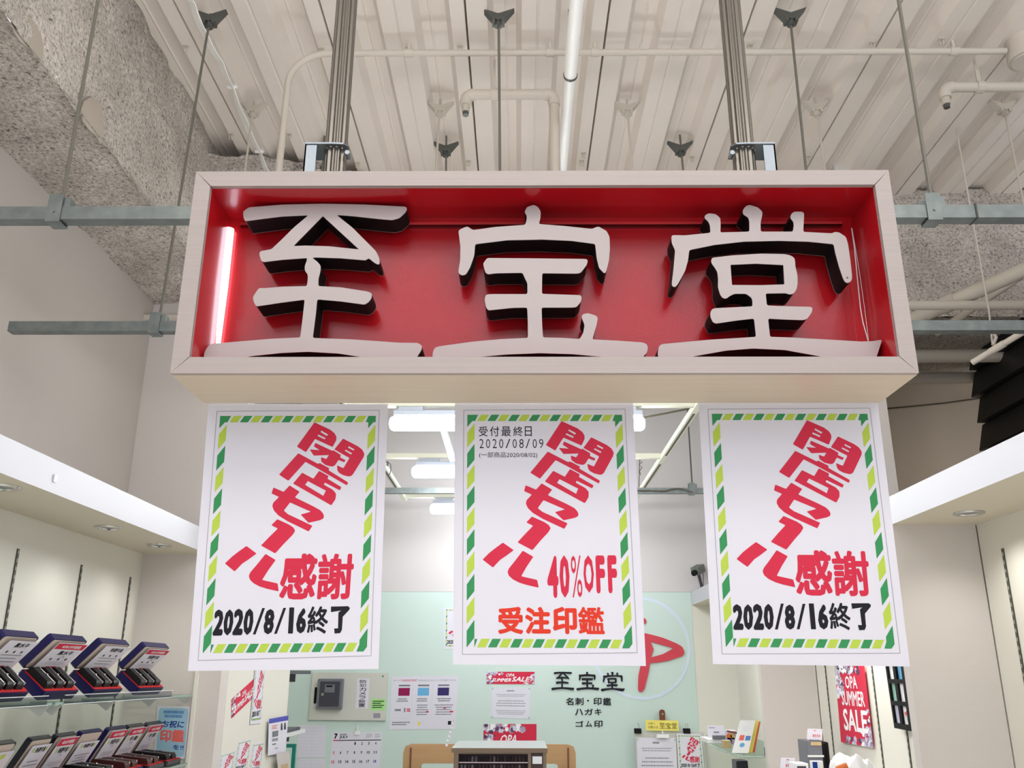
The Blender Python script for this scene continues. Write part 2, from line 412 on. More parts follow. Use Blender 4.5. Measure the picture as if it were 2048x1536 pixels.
struct('wall_right', MB().box((1.45, 3.9, 2.22), (1.69, 3.98, 3.3)), M_pink)
struct('wall_right', MB().box((1.62, 3.98, 2.22), (1.69, 7.1, 3.3)), M_wallb)
struct('wall_back', MB().box((-1.85, 7.1, 2.22), (1.7, 7.2, 4.1)), M_wallb)
struct('wall_back', MB().box((-1.85, 7.095, 0), (1.345, 7.2, 2.218)), M_green)
struct('wall_back', MB().box((1.346, 7.097, 0), (1.7, 7.2, 2.215)), M_cream)
struct('wall_right_far', MB().box((1.69, 5.1, 0), (3.6, 5.2, 4.1)), M_brown)
struct('wall_right_far', MB().box((3.5, 4.3, 0), (3.6, 5.1, 4.1)), M_brown)
struct('wall_right', MB().box((1.62, 3.98, 3.3), (1.69, 7.1, 4.1)), M_wallb)
struct('wall_left', MB().box((-1.92, 4.2, 3.42), (-1.82, 7.1, 4.1)), M_wall)
# fascias (lit bands) and soffits
def fascia(n, x0, x1, y0, y1):
    a = MB().box((x0, y0, 2.12), (x1, y1, 2.22), 0)
    o = a.build(n, [M_fascia, M_soffit], kind='structure')
    for p in o.data.polygons:
        if p.normal.z < -0.9: p.material_index = 1
    return o
fascia('trim_2', -1.83, -1.41, -0.5, 4.06); fascia('trim_3', 1.35, 1.76, -0.5, 7.095); fascia('trim_4', -1.83, -1.451, 4.17, 7.095)
MBs = MB()
# slotted uprights on the shelf walls
def standard(parent, x, y, z0, z1, face):
    mb = MB(); mb.box((x, y - 0.006, z0), (x + face * 0.004, y + 0.006, z1), 0)
    z = z0 + 0.01
    while z < z1 - 0.015:
        mb.box((x + face * 0.004, y - 0.003, z), (x + face * 0.0046, y + 0.003, z + 0.012), 1); z += 0.028
    mb.build('shelf_upright', [M_slot, M_slotl], parent)
for y in (1.65, 2.11, 2.57, 3.035, 3.497, 3.955): standard(sl, XL, y, 0.3, 2.006, 1)
for y in (2.15, 2.61, 3.07): standard(sr, XR, y, 0.3, 2.015, -1)
for y in (3.6, 4.068, 4.375, 5.04): standard(sr2, XR, y, 0.3, 2.0, -1)
# black siding partition on the right
bp = thing('wall_right_siding', (2.6, 3, 0), None, None, kind='structure')
MB().box((2.56, 1.5, 1.5), (2.7, 4.66, 3.36)).build('backing', M_siding, bp)
z = 3.36; k = 0
while z > 1.7:
    z1 = z - 0.15; y1 = 4.62 + (0.02 if k % 2 else 0) + 0.01 * k * 0.5; mb = MB()
    mb.hexa([(2.50, 1.5, z1), (2.56, 1.5, z1), (2.56, y1 + 0.04, z1), (2.50, y1 + 0.04, z1), (2.535, 1.5, z - 0.006), (2.56, 1.5, z - 0.006), (2.56, y1 + 0.03, z - 0.006), (2.535, y1 + 0.03, z - 0.006)])
    mb.build('siding_board', M_siding, bp); z = z1; k += 1

# ================================================================== HANGING STEEL AND PIPES
def rail(Y, x0, x1, z, label, joints=()):
    t = thing('channel_rail', ((x0 + x1) / 2, Y, z), label, 'steel rail', 'steel channel rails hung under the deck')
    b = 0.036; mb = MB(); mb.box((x0, Y, z), (x1, Y + b, z + 0.005)); mb.box((x0, Y, z + 0.005), (x1, Y + 0.004, z + b)); mb.box((x0, Y + b - 0.004, z + 0.005), (x1, Y + b, z + b))
    mb.build('channel', M_galv, t)
    for j in joints: MB().box((j - 0.002, Y - 0.003, z - 0.002), (j + 0.002, Y + b + 0.002, z + b + 0.002)).build('joint', M_slot, t)
    return t
R1 = rail(1.985, -1.80, 1.9, 2.692, 'galvanised steel channel rail passing just behind the red sign box', (1.15,))
R2 = rail(2.80, -1.745, 3.0, 2.712, 'galvanised steel channel rail lower in view whose cut end touches the left wall', (-1.23,))
R3 = rail(5.62, -1.7, 1.6, 2.71, 'grey channel rail seen far back between the hanging paper posters')

def clamp(x, Y, z):   # rail hanger clamp: folded plate round the rail
    mb = MB(); b = 0.036
    mb.box((x - 0.024, Y - 0.004, z - 0.005), (x + 0.012, Y - 0.0016, z + b + 0.032)); mb.box((x - 0.024, Y - 0.004, z - 0.008), (x + 0.012, Y + b + 0.004, z - 0.005))
    mb.box((x - 0.024, Y + b + 0.001, z - 0.005), (x + 0.012, Y + b + 0.004, z + b + 0.032)); mb.box((x + 0.004, Y + 0.004, z + b), (x + 0.028, Y + b - 0.004, z + b + 0.026))
    mb.tube([(x - 0.006, Y - 0.007, z + 0.02), (x - 0.006, Y - 0.003, z + 0.02)], 0.004, 6)
    return mb
def butterfly(x, y):
    """deck hanger: two wings gripping the groove, hexagonal nut below"""
    mb = MB(); zt = ZD + 0.006
    for s in (-1, 1):
        mb.hexa([(x, y - 0.018, zt - 0.056), (x + s * 0.026, y - 0.018, zt - 0.044), (x + s * 0.026, y + 0.018, zt - 0.044), (x, y + 0.018, zt - 0.056),
                 (x, y - 0.014, zt - 0.022), (x + s * 0.062, y - 0.014, zt + 0.002), (x + s * 0.062, y + 0.014, zt + 0.002), (x, y + 0.014, zt - 0.022)])
        mb.box((x + s * 0.012, y - 0.018, zt - 0.062), (x + s * 0.024, y + 0.018, zt - 0.04))
    mb.tube([(x, y, zt - 0.074), (x, y, zt - 0.03)], 0.016, 6)
    return mb
def rod(u0, v0, u1, v1, Ytop, Ybot, zbot, painted, label, clampon=None, br=True, r=0.005):
    top = P(u0, v0, Y=Ytop); bot = P(u1, v1, Y=Ybot)
    if zbot is not None: bot = P(u1, v1, Y=Ybot); d = (bot - top); bot = top + d * ((zbot - top.z) / d.z)
    top2 = top + (top - bot).normalized() * max(0, (ZD - top.z) / max((top - bot).normalized().z, 0.1))
    t = thing('threaded_rod', bot, label, 'hanger rod', 'threaded rods hanging from the deck')
    MB().tube([bot, top2 + (bot - top2).normalized() * 0.055], r, 7).build('rod', M_rodp if painted else M_rod, t, smooth=True)
    if br: butterfly(top2.x, top2.y).build('deck_bracket', M_brkp if painted else M_brk, t)
    if clampon: clamp(bot.x, clampon[0], clampon[1]).build('rail_clamp', M_galv, t)
    return t
# rods down to the near rail (tops above the picture)
rod(196, 0, 130, 370, 2.0, 2.0, 2.715, False, 'dark threaded rod carrying the near rail left of the red sign', (1.985, 2.692))
rod(1797, 0, 1858, 372, 2.0, 2.0, 2.715, False, 'dark threaded rod carrying the near rail right of the red sign', (1.985, 2.692))
# rods down to the second rail
rod(425, 5, 322, 620, 2.82, 2.82, 2.75, False, 'dark threaded rod ending in a clamp on the rail by the left wall corner', (2.80, 2.712))
rod(997, 4, 1000, 340, 2.82, 2.82, 2.75, False, 'dark threaded rod dropping behind the middle of the sign, bracket at top edge', (2.80, 2.712))
rod(1577, 4, 1612, 340, 2.82, 2.82, 2.75, False, 'dark threaded rod just right of the right steel pole', (2.80, 2.712))
# dark brackets further back
rod(893, 250, 892, 340, 3.72, 3.72, 3.2, False, 'short dark rod under a dark deck bracket left of the short elbow pipe')
rod(1357, 242, 1366, 340, 3.72, 3.72, 3.2, False, 'dark rod under a dark deck bracket, left of the right steel pole')
rod(650, 252, 645, 340, 3.72, 3.72, 3.2, False, 'dark rod and bracket mostly hidden behind the left steel pole')
# painted ones
rod(511, 182, 490, 340, 3.40, 3.40, 3.3, True, 'painted rod and deck bracket beside the bundle of white wires')
rod(882, 178, 872, 340, 3.40, 3.40, 3.3, True, 'painted rod and bracket left of the short elbow pipe, above the dark bracket')
rod(1252, 178, 1264, 340, 3.40, 3.40, 3.3, True, 'painted rod and bracket just right of the bright white pipe')
rod(1627, 175, 1650, 340, 3.40, 3.40, 3.3, True, 'painted rod and bracket between the right pole and the rail clamp rod')
rod(2000, 178, 2046, 400, 3.40, 3.40, 3.3, True, 'painted rod hanging under the nozzle pipe at the right edge')

# conduit with a bend
zc = 4.0
pA = P(660, 108, Z=zc); pB = P(2040, 101, Z=zc); Yc = (pA.y + pB.y) / 2
cp = P(575, 180, Y=Yc); dn = P(562, 345, Y=Yc)
ct = thing('conduit_pipe', (pA.x, Yc, dn.z), 'thin painted conduit crossing the whole deck and bending down at its left end', 'pipe')
pts = [Vector((pB.x - 0.055, Yc, zc)), Vector((pA.x, Yc, zc))]
for a in range(1, 9):
    an = math.radians(90 * a / 8); rr = pA.x - cp.x
    pts.append(Vector((pA.x - rr * math.sin(an), Yc, zc - rr * 0.9 * (1 - math.cos(an)))))
pts.append(Vector((pts[-1].x - 0.01, Yc, 3.0)))
MB().tube(pts, 0.0135, 10).build('pipe_run', M_pipe, ct, smooth=True)
for u in (818, 1100, 1190, 1908):
    p = P(u, 106, Y=Yc); MB().tube([(p.x - 0.016, Yc, zc), (p.x + 0.016, Yc, zc)], 0.018, 10).box((p.x - 0.005, Yc - 0.006, zc), (p.x + 0.005, Yc + 0.006, ZD)).build('saddle_clip', M_pipe, ct, smooth=True)
jb = P(2052, 108, Y=Yc)
jt = thing('junction_box', (jb.x, Yc, 3.95), 'round painted junction box at the conduit end, right edge', 'junction box')
MB().tube([(jb.x, Yc, 3.955), (jb.x, Yc, 4.06)], 0.07, 20).build('box', M_pipe, jt, smooth=True)
MB().tube([(jb.x, Yc, 3.948), (jb.x, Yc, 3.956)], 0.058, 20).build('cover', M_pipe, jt, smooth=True)
# short elbow pipes with nozzles
def nozzle_pipe(name, uL, vL, uR, vR, Y, drop, label, right_down):
    a, b = P(uL, vL, Y=Y), P(uR, vR, Y=Y); z = (a.z + b.z) / 2
    t = thing(name, (a.x, Y, z), label, 'pipe')
    r = 0.021; e = 0.035
    def bend(p, sx):
        return [Vector((p.x - sx * e * (1 - math.sin(q)) * -1 * -1 if False else p.x + sx * e * math.sin(q), Y, z - e * (1 - math.cos(q)))) for q in [math.radians(x) for x in (0, 22, 45, 67, 90)]]
    MB().tube([(a.x, Y, z), (b.x, Y, z)], r, 12).build('pipe_run', M_pipe, t, smooth=True)
    L = bend(Vector((a.x, Y, z)), -1); L.append(L[-1] + Vector((0, 0, -0.02)))
    MB().tube(L, r * 1.2, 12).build('elbow', M_pipe, t, smooth=True)
    q = L[-1]; MB().tube([q, q + Vector((0, 0, -0.03))], r * 0.8, 10).tube([q + Vector((0, 0, -0.03)), q + Vector((0, 0, -0.045))], r * 0.62, 10, 1).build('nozzle', [M_brkp, M_brk], t, smooth=True)
    if right_down:
        L = bend(Vector((b.x, Y, z)), 1); L.append(L[-1] + Vector((0, 0, -0.02)))
        MB().tube(L, r * 1.2, 12).build('elbow', M_pipe, t, smooth=True)
        q = L[-1]; MB().tube([q, q + Vector((0, 0, -0.95))], r, 12).build('pipe_run', M_pipe, t, smooth=True)
    m = a + (b - a) * 0.28; m.z = z
    MB().tube([(m.x - 0.014, Y, z), (m.x + 0.014, Y, z)], r * 1.25, 12).tube([(m.x, Y, z), (m.x, Y, ZD)], 0.005, 6).box((m.x - 0.006, Y - 0.004, z + 0.02), (m.x + 0.01, Y + 0.004, z + 0.085)).build('hanger', M_pipe, t)
    return t
nozzle_pipe('drain_pipe', 949, 188, 1091, 190, 3.1, 0.05, 'short painted pipe with two elbows and an open nozzle above the sign centre', True)
nozzle_pipe('drain_pipe', 1904, 176, 2100, 172, 3.1, 0.05, 'painted elbow pipe with an open nozzle at the upper right edge', False)
# bright white pipe running away
za = 3.74; a = P(1153.5, 0, Z=za); b = P(1124.5, 343, Z=za); d = (b - a) / (b.y - a.y)
pt = thing('white_pipe', (a.x, 2.5, za), 'bright white pipe running away under the deck in the middle', 'pipe')
MB().tube([a - d * 1.6, a + d * (P(1144, 150, Z=za).y - a.y)], 0.0245, 16).build('pipe_run', M_pvc, pt, smooth=True)
k0 = a + d * (P(1144, 150, Z=za).y - a.y)
MB().tube([k0, b + d * 2.6], 0.0215, 16).build('pipe_run', M_pvc, pt, smooth=True)
MB().tube([k0 - d * 0.004, k0 + d * 0.006], 0.027, 16).build('clamp_ring', M_brk, pt, smooth=True)
MB().tube([k0 + Vector((0.0, 0, -0.03)), k0 + Vector((0, 0, 0.3))], 0.004, 6).build('clamp_screw', M_brk, pt)
# wire bundle under the deck
wt = thing('wire_bundle', P(455, 170, Z=3.98), 'bundle of thin white wires loosely tied under the deck at left', 'wires')
base = Z2([(1090, -80), (1125, 20), (1200, 200), (1290, 360), (1360, 510), (1430, 700), (1520, 890), (1575, 1030), (1640, 1200)])
for kk in range(4):
    pts = []
    for i, (u, v) in enumerate(base):
        s = (kk - 1.5) * (0.4 if i in (4, 6) else 1.0)
        pts.append(P(u + s * 3.2, v + R.uniform(-1, 1), Z=3.98 - 0.006 * kk))
    fine = []
    for i in range(len(pts) - 1):
        for q in range(4): fine.append(pts[i].lerp(pts[i + 1], q / 4) + Vector((0, 0, -0.01 * math.sin(math.pi * q / 4))))
    MB().tube(fine, 0.0032, 5).build('wire', M_pvc, wt, smooth=True)
for u, v in ((465, 174), (519, 303)):
    p = P(u, v, Z=3.97); MB().tube([p + Vector((-0.02, 0, 0)), p + Vector((0.02, 0, 0))], 0.008, 6).tube([p, P(u + 6, v - 6, Z=3.97)], 0.002, 5).build('cable_tie', M_pvc, wt)

# pipes in the gap below the cross beam, right
def plain_pipe(u0, v0, u1, v1, Y0, Y1, r, m, label, fit=None):
    a, b = P(u0, v0, Y=Y0), P(u1, v1, Y=Y1)
    t = thing('service_pipe', (a + b) / 2, label, 'pipe')
    MB().tube([a, b], r, 14).build('pipe_run', m, t, smooth=True)
    for q in (fit or []):
        c = a.lerp(b, q); dd = (b - a).normalized() * 0.03
        MB().tube([c - dd, c + dd], r * 1.18, 14).build('coupling', m, t, smooth=True)
    return t
plain_pipe(1790, 655, 2120, 508, 3.95, 3.45, 0.034, M_brkp, 'thick beige pipe slanting up to the right, above the pinkish level pipe', [0.35])
plain_pipe(1870, 668, 2120, 500, 4.02, 3.8, 0.017, M_brkp, 'thin beige pipe slanting behind the thick slanting pipe')
plain_pipe(1700, 611, 2200, 610, 3.7, 3.7, 0.0215, M_brkp, 'level pinkish beige pipe just above the second steel rail, right side', [0.8])
plain_pipe(1945, 725, 2120, 620, 3.3, 3.0, 0.012, M_pipe, 'thin white pipe slanting in front of the black siding', [0.3])
plain_pipe(1700, 714, 2300, 708, 4.4, 4.4, 0.036, M_brkp, 'thick level painted pipe below the rail, upper of two', [0.1])
plain_pipe(1700, 757, 1962, 755, 4.75, 4.75, 0.032, M_brkp, 'thick level painted pipe lowest under the cross beam')
plain_pipe(190, 634, 420, 634, 3.98, 3.98, 0.016, M_pipe, 'level white pipe on the left return wall behind the rail', [0.02])
p = P(1980, 500, Y=3.9)
st = thing('hanger_rod', P(1985, 690, Y=3.6), 'thin white rod with a hook holding the slanting pipes, right', 'hanger rod')
qq = P(1978, 622, Y=3.6); MB().tube([Vector((qq.x, 3.6, ZD)), qq, P(1985, 690, Y=3.6)], 0.004, 6).tube([P(1985, 665, Y=3.6), P(1992, 675, Y=3.6), P(1986, 690, Y=3.6)], 0.008, 7).build('rod', M_pipe, st, smooth=True)
ca = thing('cable', P(1860, 808, Y=5.08), 'thin dark cable sagging across the brown wall at right', 'cable')
MB().tube([P(u, v, Y=5.07) for u, v in ((1765, 818), (1830, 812), (1890, 806), (1970, 795), (2040, 783))], 0.0045, 6).build('cable_run', M_ductd, ca, smooth=True)

# ================================================================== THE SIGN
YF, YB = 1.73, 1.94; X0, X1, ZB, ZT = -0.723, 0.825, 2.192, 2.671
IX0, IX1, IZ0, IZ1 = -0.686, 0.789, 2.229, 2.633
sign = thing('shop_sign', (0.05, 1.83, ZB), 'red box sign with a pale frame and three raised white characters, hung on two poles', 'sign')
YP = 1.877
b = MB(); b.box((X0, YF + 0.012, ZB), (X1, YB, ZB + 0.012)); b.box((X0, YF + 0.012, ZT - 0.012), (X1, YB, ZT)); b.box((X0, YF + 0.012, ZB + 0.012), (X0 + 0.012, YB, ZT - 0.012)); b.box((X1 - 0.012, YF + 0.012, ZB + 0.012), (X1, YB, ZT - 0.012)); b.box((X0 + 0.012, YB - 0.01, ZB + 0.012), (X1 - 0.012, YB, ZT - 0.012))
b.build('box_body', M_body, sign, label='cream laminate box body with a smooth underside')
g = 0.0006
for q in ([(X0, ZT), (X1, ZT), (IX1 + 0, IZ1), (IX0, IZ1)], [(X1, ZB), (X0, ZB), (IX0, IZ0), (IX1, IZ0)], [(X0, ZB), (X0, ZT), (IX0, IZ1), (IX0, IZ0)], [(X1, ZT), (X1, ZB), (IX1, IZ0), (IX1, IZ1)]):
    cx = sum(p[0] for p in q) / 4; cz = sum(p[1] for p in q) / 4
    q = [(x + (g if x < cx else -g), z_ + (g if z_ < cz else -g)) for x, z_ in q]
    MB().prism(q, [], lambda x, z_, d: (x, d, z_), YF, YF + 0.012).build('frame_rail', M_frame, sign)
MB().box((IX0 - 0.01, YP, IZ0 - 0.01), (IX1 + 0.01, YP + 0.006, IZ1 + 0.01)).build('red_back_panel', M_red, sign)
ln = MB(); ln.box((IX0, YF + 0.012, IZ1), (IX1, YP, IZ1 + 0.006)); ln.box((IX0, YF + 0.012, IZ0 - 0.006), (IX1, YP, IZ0)); ln.box((IX0 - 0.006, YF + 0.012, IZ0 - 0.006), (IX0, YP, IZ1 + 0.006)); ln.box((IX1, YF + 0.012, IZ0 - 0.006), (IX1 + 0.006, YP, IZ1 + 0.006))
ln.build('red_side_lining', M_red, sign)
# acrylic sheet on stand-offs with a bent top edge
za_ = P(1000, 449, Y=1.862).z
ac = MB(); ac.box((IX0 + 0.03, 1.860, IZ0 + 0.002), (IX1 - 0.03, 1.8625, za_)); ac.box((IX0 + 0.03, 1.8625, za_ - 0.0025), (IX1 - 0.03, YP, za_))
ac.build('acrylic_sheet', M_acry, sign)
MB().box((IX0 + 0.03, 1.8585, za_ - 0.0015), (IX1 - 0.03, 1.8600, za_ + 0.0045)).build('acrylic_edge', mat('red_acrylic_edge', (196, 52, 56), 0.3), sign)
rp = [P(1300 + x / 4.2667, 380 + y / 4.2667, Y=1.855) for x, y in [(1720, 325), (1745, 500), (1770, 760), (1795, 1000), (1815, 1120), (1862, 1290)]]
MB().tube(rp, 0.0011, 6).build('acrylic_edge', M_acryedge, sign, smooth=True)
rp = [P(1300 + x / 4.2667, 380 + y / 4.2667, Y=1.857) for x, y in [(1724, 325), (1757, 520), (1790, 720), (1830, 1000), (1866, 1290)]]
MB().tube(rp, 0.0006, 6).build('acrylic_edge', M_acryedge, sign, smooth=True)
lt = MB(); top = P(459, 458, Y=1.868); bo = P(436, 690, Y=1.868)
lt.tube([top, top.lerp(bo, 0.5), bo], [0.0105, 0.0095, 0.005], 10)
lt.build('reflection_strip', mat('sign_reflection_glow', (255, 255, 255), 0.4, emit=((244, 240, 255), 3.5)), sign, smooth=True, label='glowing white strip standing in for a reflection at the left edge')  # emissive strip stands in for a ceiling light reflected in the acrylic
# three raised characters
ZS = 4.2667
CH = {
 0: ((400, 380), [([(367,185),(415,148),(700,125),(1050,117),(1400,124),(1755,142),(1768,158),(1755,190),(1700,240),(1640,256),(1540,248),(1300,222),(1165,212),(1300,320),(1420,440),(1500,520),(1530,580),(1535,625),(1520,637),(1490,622),(1438,580),(1415,600),(1200,582),(1000,575),(955,577),(1000,610),(1030,645),(1028,690),(1010,760),(1010,820),(1200,830),(1440,868),(1468,885),(1465,920),(1440,955),(1405,978),(1200,950),(1000,933),(990,1040),(962,1262),(1300,1275),(1700,1303),(1860,1305),(1897,1330),(1890,1365),(1855,1420),(1810,1480),(1600,1462),(1360,1422),(1180,1395),(920,1380),(700,1390),(440,1417),(200,1465),(90,1495),(30,1430),(40,1380),(70,1330),(100,1312),(300,1295),(600,1270),(855,1258),(875,1100),(893,935),(700,960),(480,993),(460,960),(450,915),(475,875),(505,835),(540,838),(700,825),(912,820),(920,760),(920,720),(895,690),(893,650),(912,600),(915,580),(700,595),(540,615),(520,600),(505,545),(515,522),(610,505),(700,420),(800,320),(925,215),(700,225),(500,250),(385,265),(372,240)], [[(1048,222),(1357,507),(1100,480),(900,474),(797,478)]])]),
 1: ((850, 380), [([(848,190),(870,145),(930,126),(965,145),(988,185),(985,240),(972,290),(1200,308),(1425,332),(1478,310),(1550,350),(1575,400),(1578,500),(1570,600),(1545,700),(1530,712),(1485,665),(1465,580),(1452,460),(1250,433),(1000,422),(700,428),(428,462),(420,560),(385,660),(350,720),(315,730),(288,712),(285,690),(300,600),(302,480),(285,350),(300,335),(360,310),(410,342),(600,315),(855,297),(868,250),(868,215)], []),
   ([(498,625),(530,580),(900,583),(1375,588),(1390,600),(1380,640),(1330,705),(1300,713),(1000,710),(998,886),(1325,897),(1338,915),(1330,955),(1290,1000),(1240,1003),(995,1003),(1000,1150),(1007,1258),(1180,1262),(1320,1272),(1350,1220),(1362,1150),(1335,1085),(1345,1060),(1390,1050),(1460,1072),(1475,1090),(1465,1150),(1428,1275),(1600,1283),(1850,1300),(1890,1312),(1903,1340),(1895,1385),(1860,1425),(1800,1470),(1500,1422),(1250,1400),(980,1392),(700,1403),(480,1422),(150,1480),(65,1440),(65,1390),(80,1350),(110,1335),(400,1295),(650,1272),(878,1262),(878,1130),(872,1003),(750,1005),(540,1027),(520,1000),(508,930),(520,893),(560,888),(874,888),(874,795),(858,765),(832,706),(600,710),(540,720),(515,705),(498,640)], [])]),
 2: ((1300, 380), [([(465,240),(470,215),(500,198),(560,205),(600,240),(603,300),(600,362),(848,355),(848,270),(840,235),(792,205),(792,170),(820,135),(850,127),(920,148),(960,185),(958,215),(943,280),(945,355),(1220,355),(1228,300),(1222,265),(1195,240),(1205,205),(1230,185),(1300,185),(1316,200),(1312,270),(1308,357),(1555,370),(1575,357),(1615,362),(1672,400),(1690,460),(1710,600),(1725,740),(1720,775),(1690,795),(1665,785),(1650,760),(1615,660),(1580,530),(1568,462),(1350,440),(1100,433),(800,440),(550,468),(335,512),(325,600),(300,690),(240,800),(215,830),(190,820),(186,800),(200,680),(215,515),(185,450),(183,395),(195,385),(300,387),(516,365),(512,300),(495,265)], []),
   ([(522,600),(530,578),(700,558),(950,543),(1150,547),(1200,558),(1232,580),(1238,605),(1240,650),(1258,720),(1260,800),(1250,850),(1225,885),(1190,892),(1160,880),(987,883),(998,985),(1200,993),(1375,997),(1388,1010),(1380,1045),(1340,1100),(1310,1110),(1150,1105),(1008,1097),(1025,1253),(1200,1258),(1500,1275),(1800,1293),(1900,1290),(1978,1277),(1970,1310),(1935,1420),(1900,1480),(1700,1465),(1400,1410),(1150,1365),(880,1352),(650,1370),(370,1420),(200,1475),(80,1450),(65,1400),(75,1335),(100,1315),(500,1278),(905,1253),(895,1160),(888,1097),(750,1112),(560,1140),(535,1125),(515,1080),(515,1045),(530,1015),(560,1008),(875,993),(875,950),(868,920),(820,885),(720,885),(680,905),(650,928),(620,922),(600,895),(580,830),(582,760),(575,700),(555,665),(525,625)], [[(687,638),(900,628),(1138,640),(1147,805),(950,812),(700,810)]])])}
YL0, YL1 = 1.795, 1.857
def char_outline(k):
    (ox, oy), comps = CH[k]; out = []
    for o, hs in comps:
        def w(L, r):
            L = rounded(L, r); return [(lambda q: (q.x, q.z))(P(ox + x / ZS, oy + y / ZS, Y=YL0)) for x, y in L]
        out.append((w(o, 14), [w(h, 5) for h in hs]))
    return out
for k in range(3):
    body, face, rim = MB(), MB(), MB(); fn = lambda x, z_, d: (x, d, max(z_, IZ0 + 0.001))
    for o, hs in char_outline(k):
        body.prism(o, hs, fn, YL0 + 0.002, YL1 - 0.002); face.prism(o, hs, fn, YL0, YL0 + 0.002); rim.prism(o, hs, fn, YL1 - 0.002, YL1)
    bo_ = body.build('raised_character', M_black, sign, label=['raised character for utmost, black sides', 'raised character for treasure, black sides', 'raised character for hall, black sides'][k])
    face.build('character_face', M_face, bo_); rim.build('character_rim', M_rim, bo_)
    if k == 2:
        sc = P(1300 + 1683 / ZS, 380 + 748 / ZS, Y=YL0); MB().tube([(sc.x, YL0 - 0.001, sc.z), (sc.x, YL0, sc.z)], 0.0022, 8).build('screw', M_brk, bo_)

# --- two steel poles holding the sign, with U straps
def pole(u0, u1, v1, side, label):
    q = P(u1, v1, Y=1.85); t = thing('hanging_pole', (q.x, 1.85, ZT), label, 'steel pole', 'steel poles holding the red sign')
    n = 120; ring = []
    for i in range(n):
        a = 2 * math.pi * i / n; r = 0.0252 + 0.0020 * math.cos(12 * a)
        ring.append((q.x + r * math.cos(a), 1.85 + r * math.sin(a)))
    MB().prism(ring, [], lambda x, y, d: (x, y, d), ZT, ZD + 0.03).build('pole', M_chrome, t, smooth=True)
    # strap bracket: ring plate round the pole + two legs down to the box
    zb = P(u1, 293, Y=1.83).z; mb = MB(); s = side
    outer = [(q.x - s * 0.036, 1.826), (q.x - s * 0.030, 1.880), (q.x + s * 0.036, 1.884), (q.x + s * 0.066, 1.884), (q.x + s * 0.066, 1.812), (q.x + s * 0.0, 1.812), (q.x - s * 0.025, 1.814)]
    hole = [(q.x + 0.0285 * math.cos(a * math.pi / 8), 1.85 + 0.0285 * math.sin(a * math.pi / 8)) for a in range(16)]
    mb.prism(outer, [hole], lambda x, y, d: (x, y, d), zb - 0.004, zb)
    mb.box((q.x + s * 0.066, 1.815, ZT), (q.x + s * 0.0625, 1.884, zb)); mb.box((q.x + s * 0.038, 1.815, ZT), (q.x + s * 0.066, 1.8185, zb - 0.004))
    mb.box((q.x + s * 0.066, 1.80, ZT), (q.x + s * 0.03, 1.89, ZT + 0.003))
    mb.tube([(q.x - s * 0.034, 1.82, zb - 0.022), (q.x - s * 0.034, 1.84, zb - 0.022)], 0.006, 8)
    mb.build('strap_bracket', M_zinc, t)
    return t
pole(693, 672, 300, -1, 'grooved steel pole left, strapped to the top of the red sign')
pole(1461, 1486, 300, 1, 'grooved steel pole right, strapped to the top of the red sign')

# ================================================================== SALE POSTERS
QM = [(909.7, 806), (1266, 806), (1292, 1332), (906, 1329)]
QL = [(417, 808), (776, 808), (757, 1338), (376, 1342)]
gM, gL = homog(QM), homog(QL)
def tr(pts, org, sc, g): return [g(org[0] + x / sc, org[1] + y / sc) for x, y in pts]
Z4 = lambda L: tr(L, (940, 830), 5.12, gM)
Z5 = lambda L: tr(L, (940, 1040), 5.484, gM)
Z6 = lambda L: tr(L, (420, 1080), 6.0235, gL)
def bb(org, sc, g, x0, y0, x1, y1):
    q = tr([(x0, y0), (x1, y0), (x1, y1), (x0, y1)], org, sc, g)
    return (q[0][0] + q[3][0]) / 2, (q[0][1] + q[1][1]) / 2, (q[1][0] + q[2][0]) / 2, (q[2][1] + q[3][1]) / 2
HEITEN = [
 (Z4([(935,65),(1100,140),(1150,178),(1172,215),(1172,250),(1140,318),(955,235),(872,370),(775,312)]), [Z4([(1012,150),(1085,190),(1072,205),(1005,165)]), Z4([(985,190),(1062,225),(1052,240),(978,205)])]),
 (Z4([(1240,232),(1400,312),(1445,345),(1472,390),(1465,425),(1370,600),(1355,614),(1330,620),(1270,605),(1225,580),(1208,555),(1200,505),(1268,535),(1322,430),(1240,387),(1160,342)]), [Z4([(1305,310),(1365,342),(1358,355),(1298,325)]), Z4([(1275,345),(1345,382),(1335,395),(1268,357)])]),
 (Z4([(960,275),(1140,357),(1150,350),(1232,400),(1225,425),(1285,452),(1272,475),(1212,450),(1180,505),(1155,518),(1120,512),(1080,500),(1035,465),(1030,420),(1085,440),(1110,400),(955,405),(908,342),(1010,350),(948,310)]), []),
 (Z4([(795,380),(1005,490),(1020,480),(1125,535),(1118,555),(1330,680),(1318,710),(1100,590),(1020,545),(875,468),(715,660),(615,597)]), []),
 (Z4([(850,578),(970,640),(1022,560),(1125,615),(1112,640),(1265,728),(1250,760),(1090,680),(1080,700),(1180,755),(1215,795),(1213,850),(1175,912),(765,688)]), [Z4([(915,664),(1107,762),(1085,815),(890,702)])]),
 (Z4([(568,727),(675,772),(732,707),(840,772),(795,828),(990,920),(1065,960),(1095,990),(1110,1020),(1105,1045),(1070,1062),(955,1087),(868,1003),(970,975),(750,880),(692,962),(740,1000),(840,1045),(998,1118),(965,1175),(740,1070),(640,1010),(590,960),(570,915),(578,880),(632,823),(552,787)]), []),
 (Z4([(632,1048),(760,1105),(805,1135),(825,1168),(800,1210),(725,1290),(637,1393),(485,1312),(560,1230),(645,1143),(575,1108)]), []),
 (Z5([(360,257),(478,340),(390,405),(330,445),(250,530),(137,443),(210,370),(280,315)]), []),
 (Z5([(577,345),(693,412),(620,520),(560,625),(735,665),(753,750),(620,720),(540,695),(470,660),(425,620),(410,580),(425,540),(490,460)]), [])]
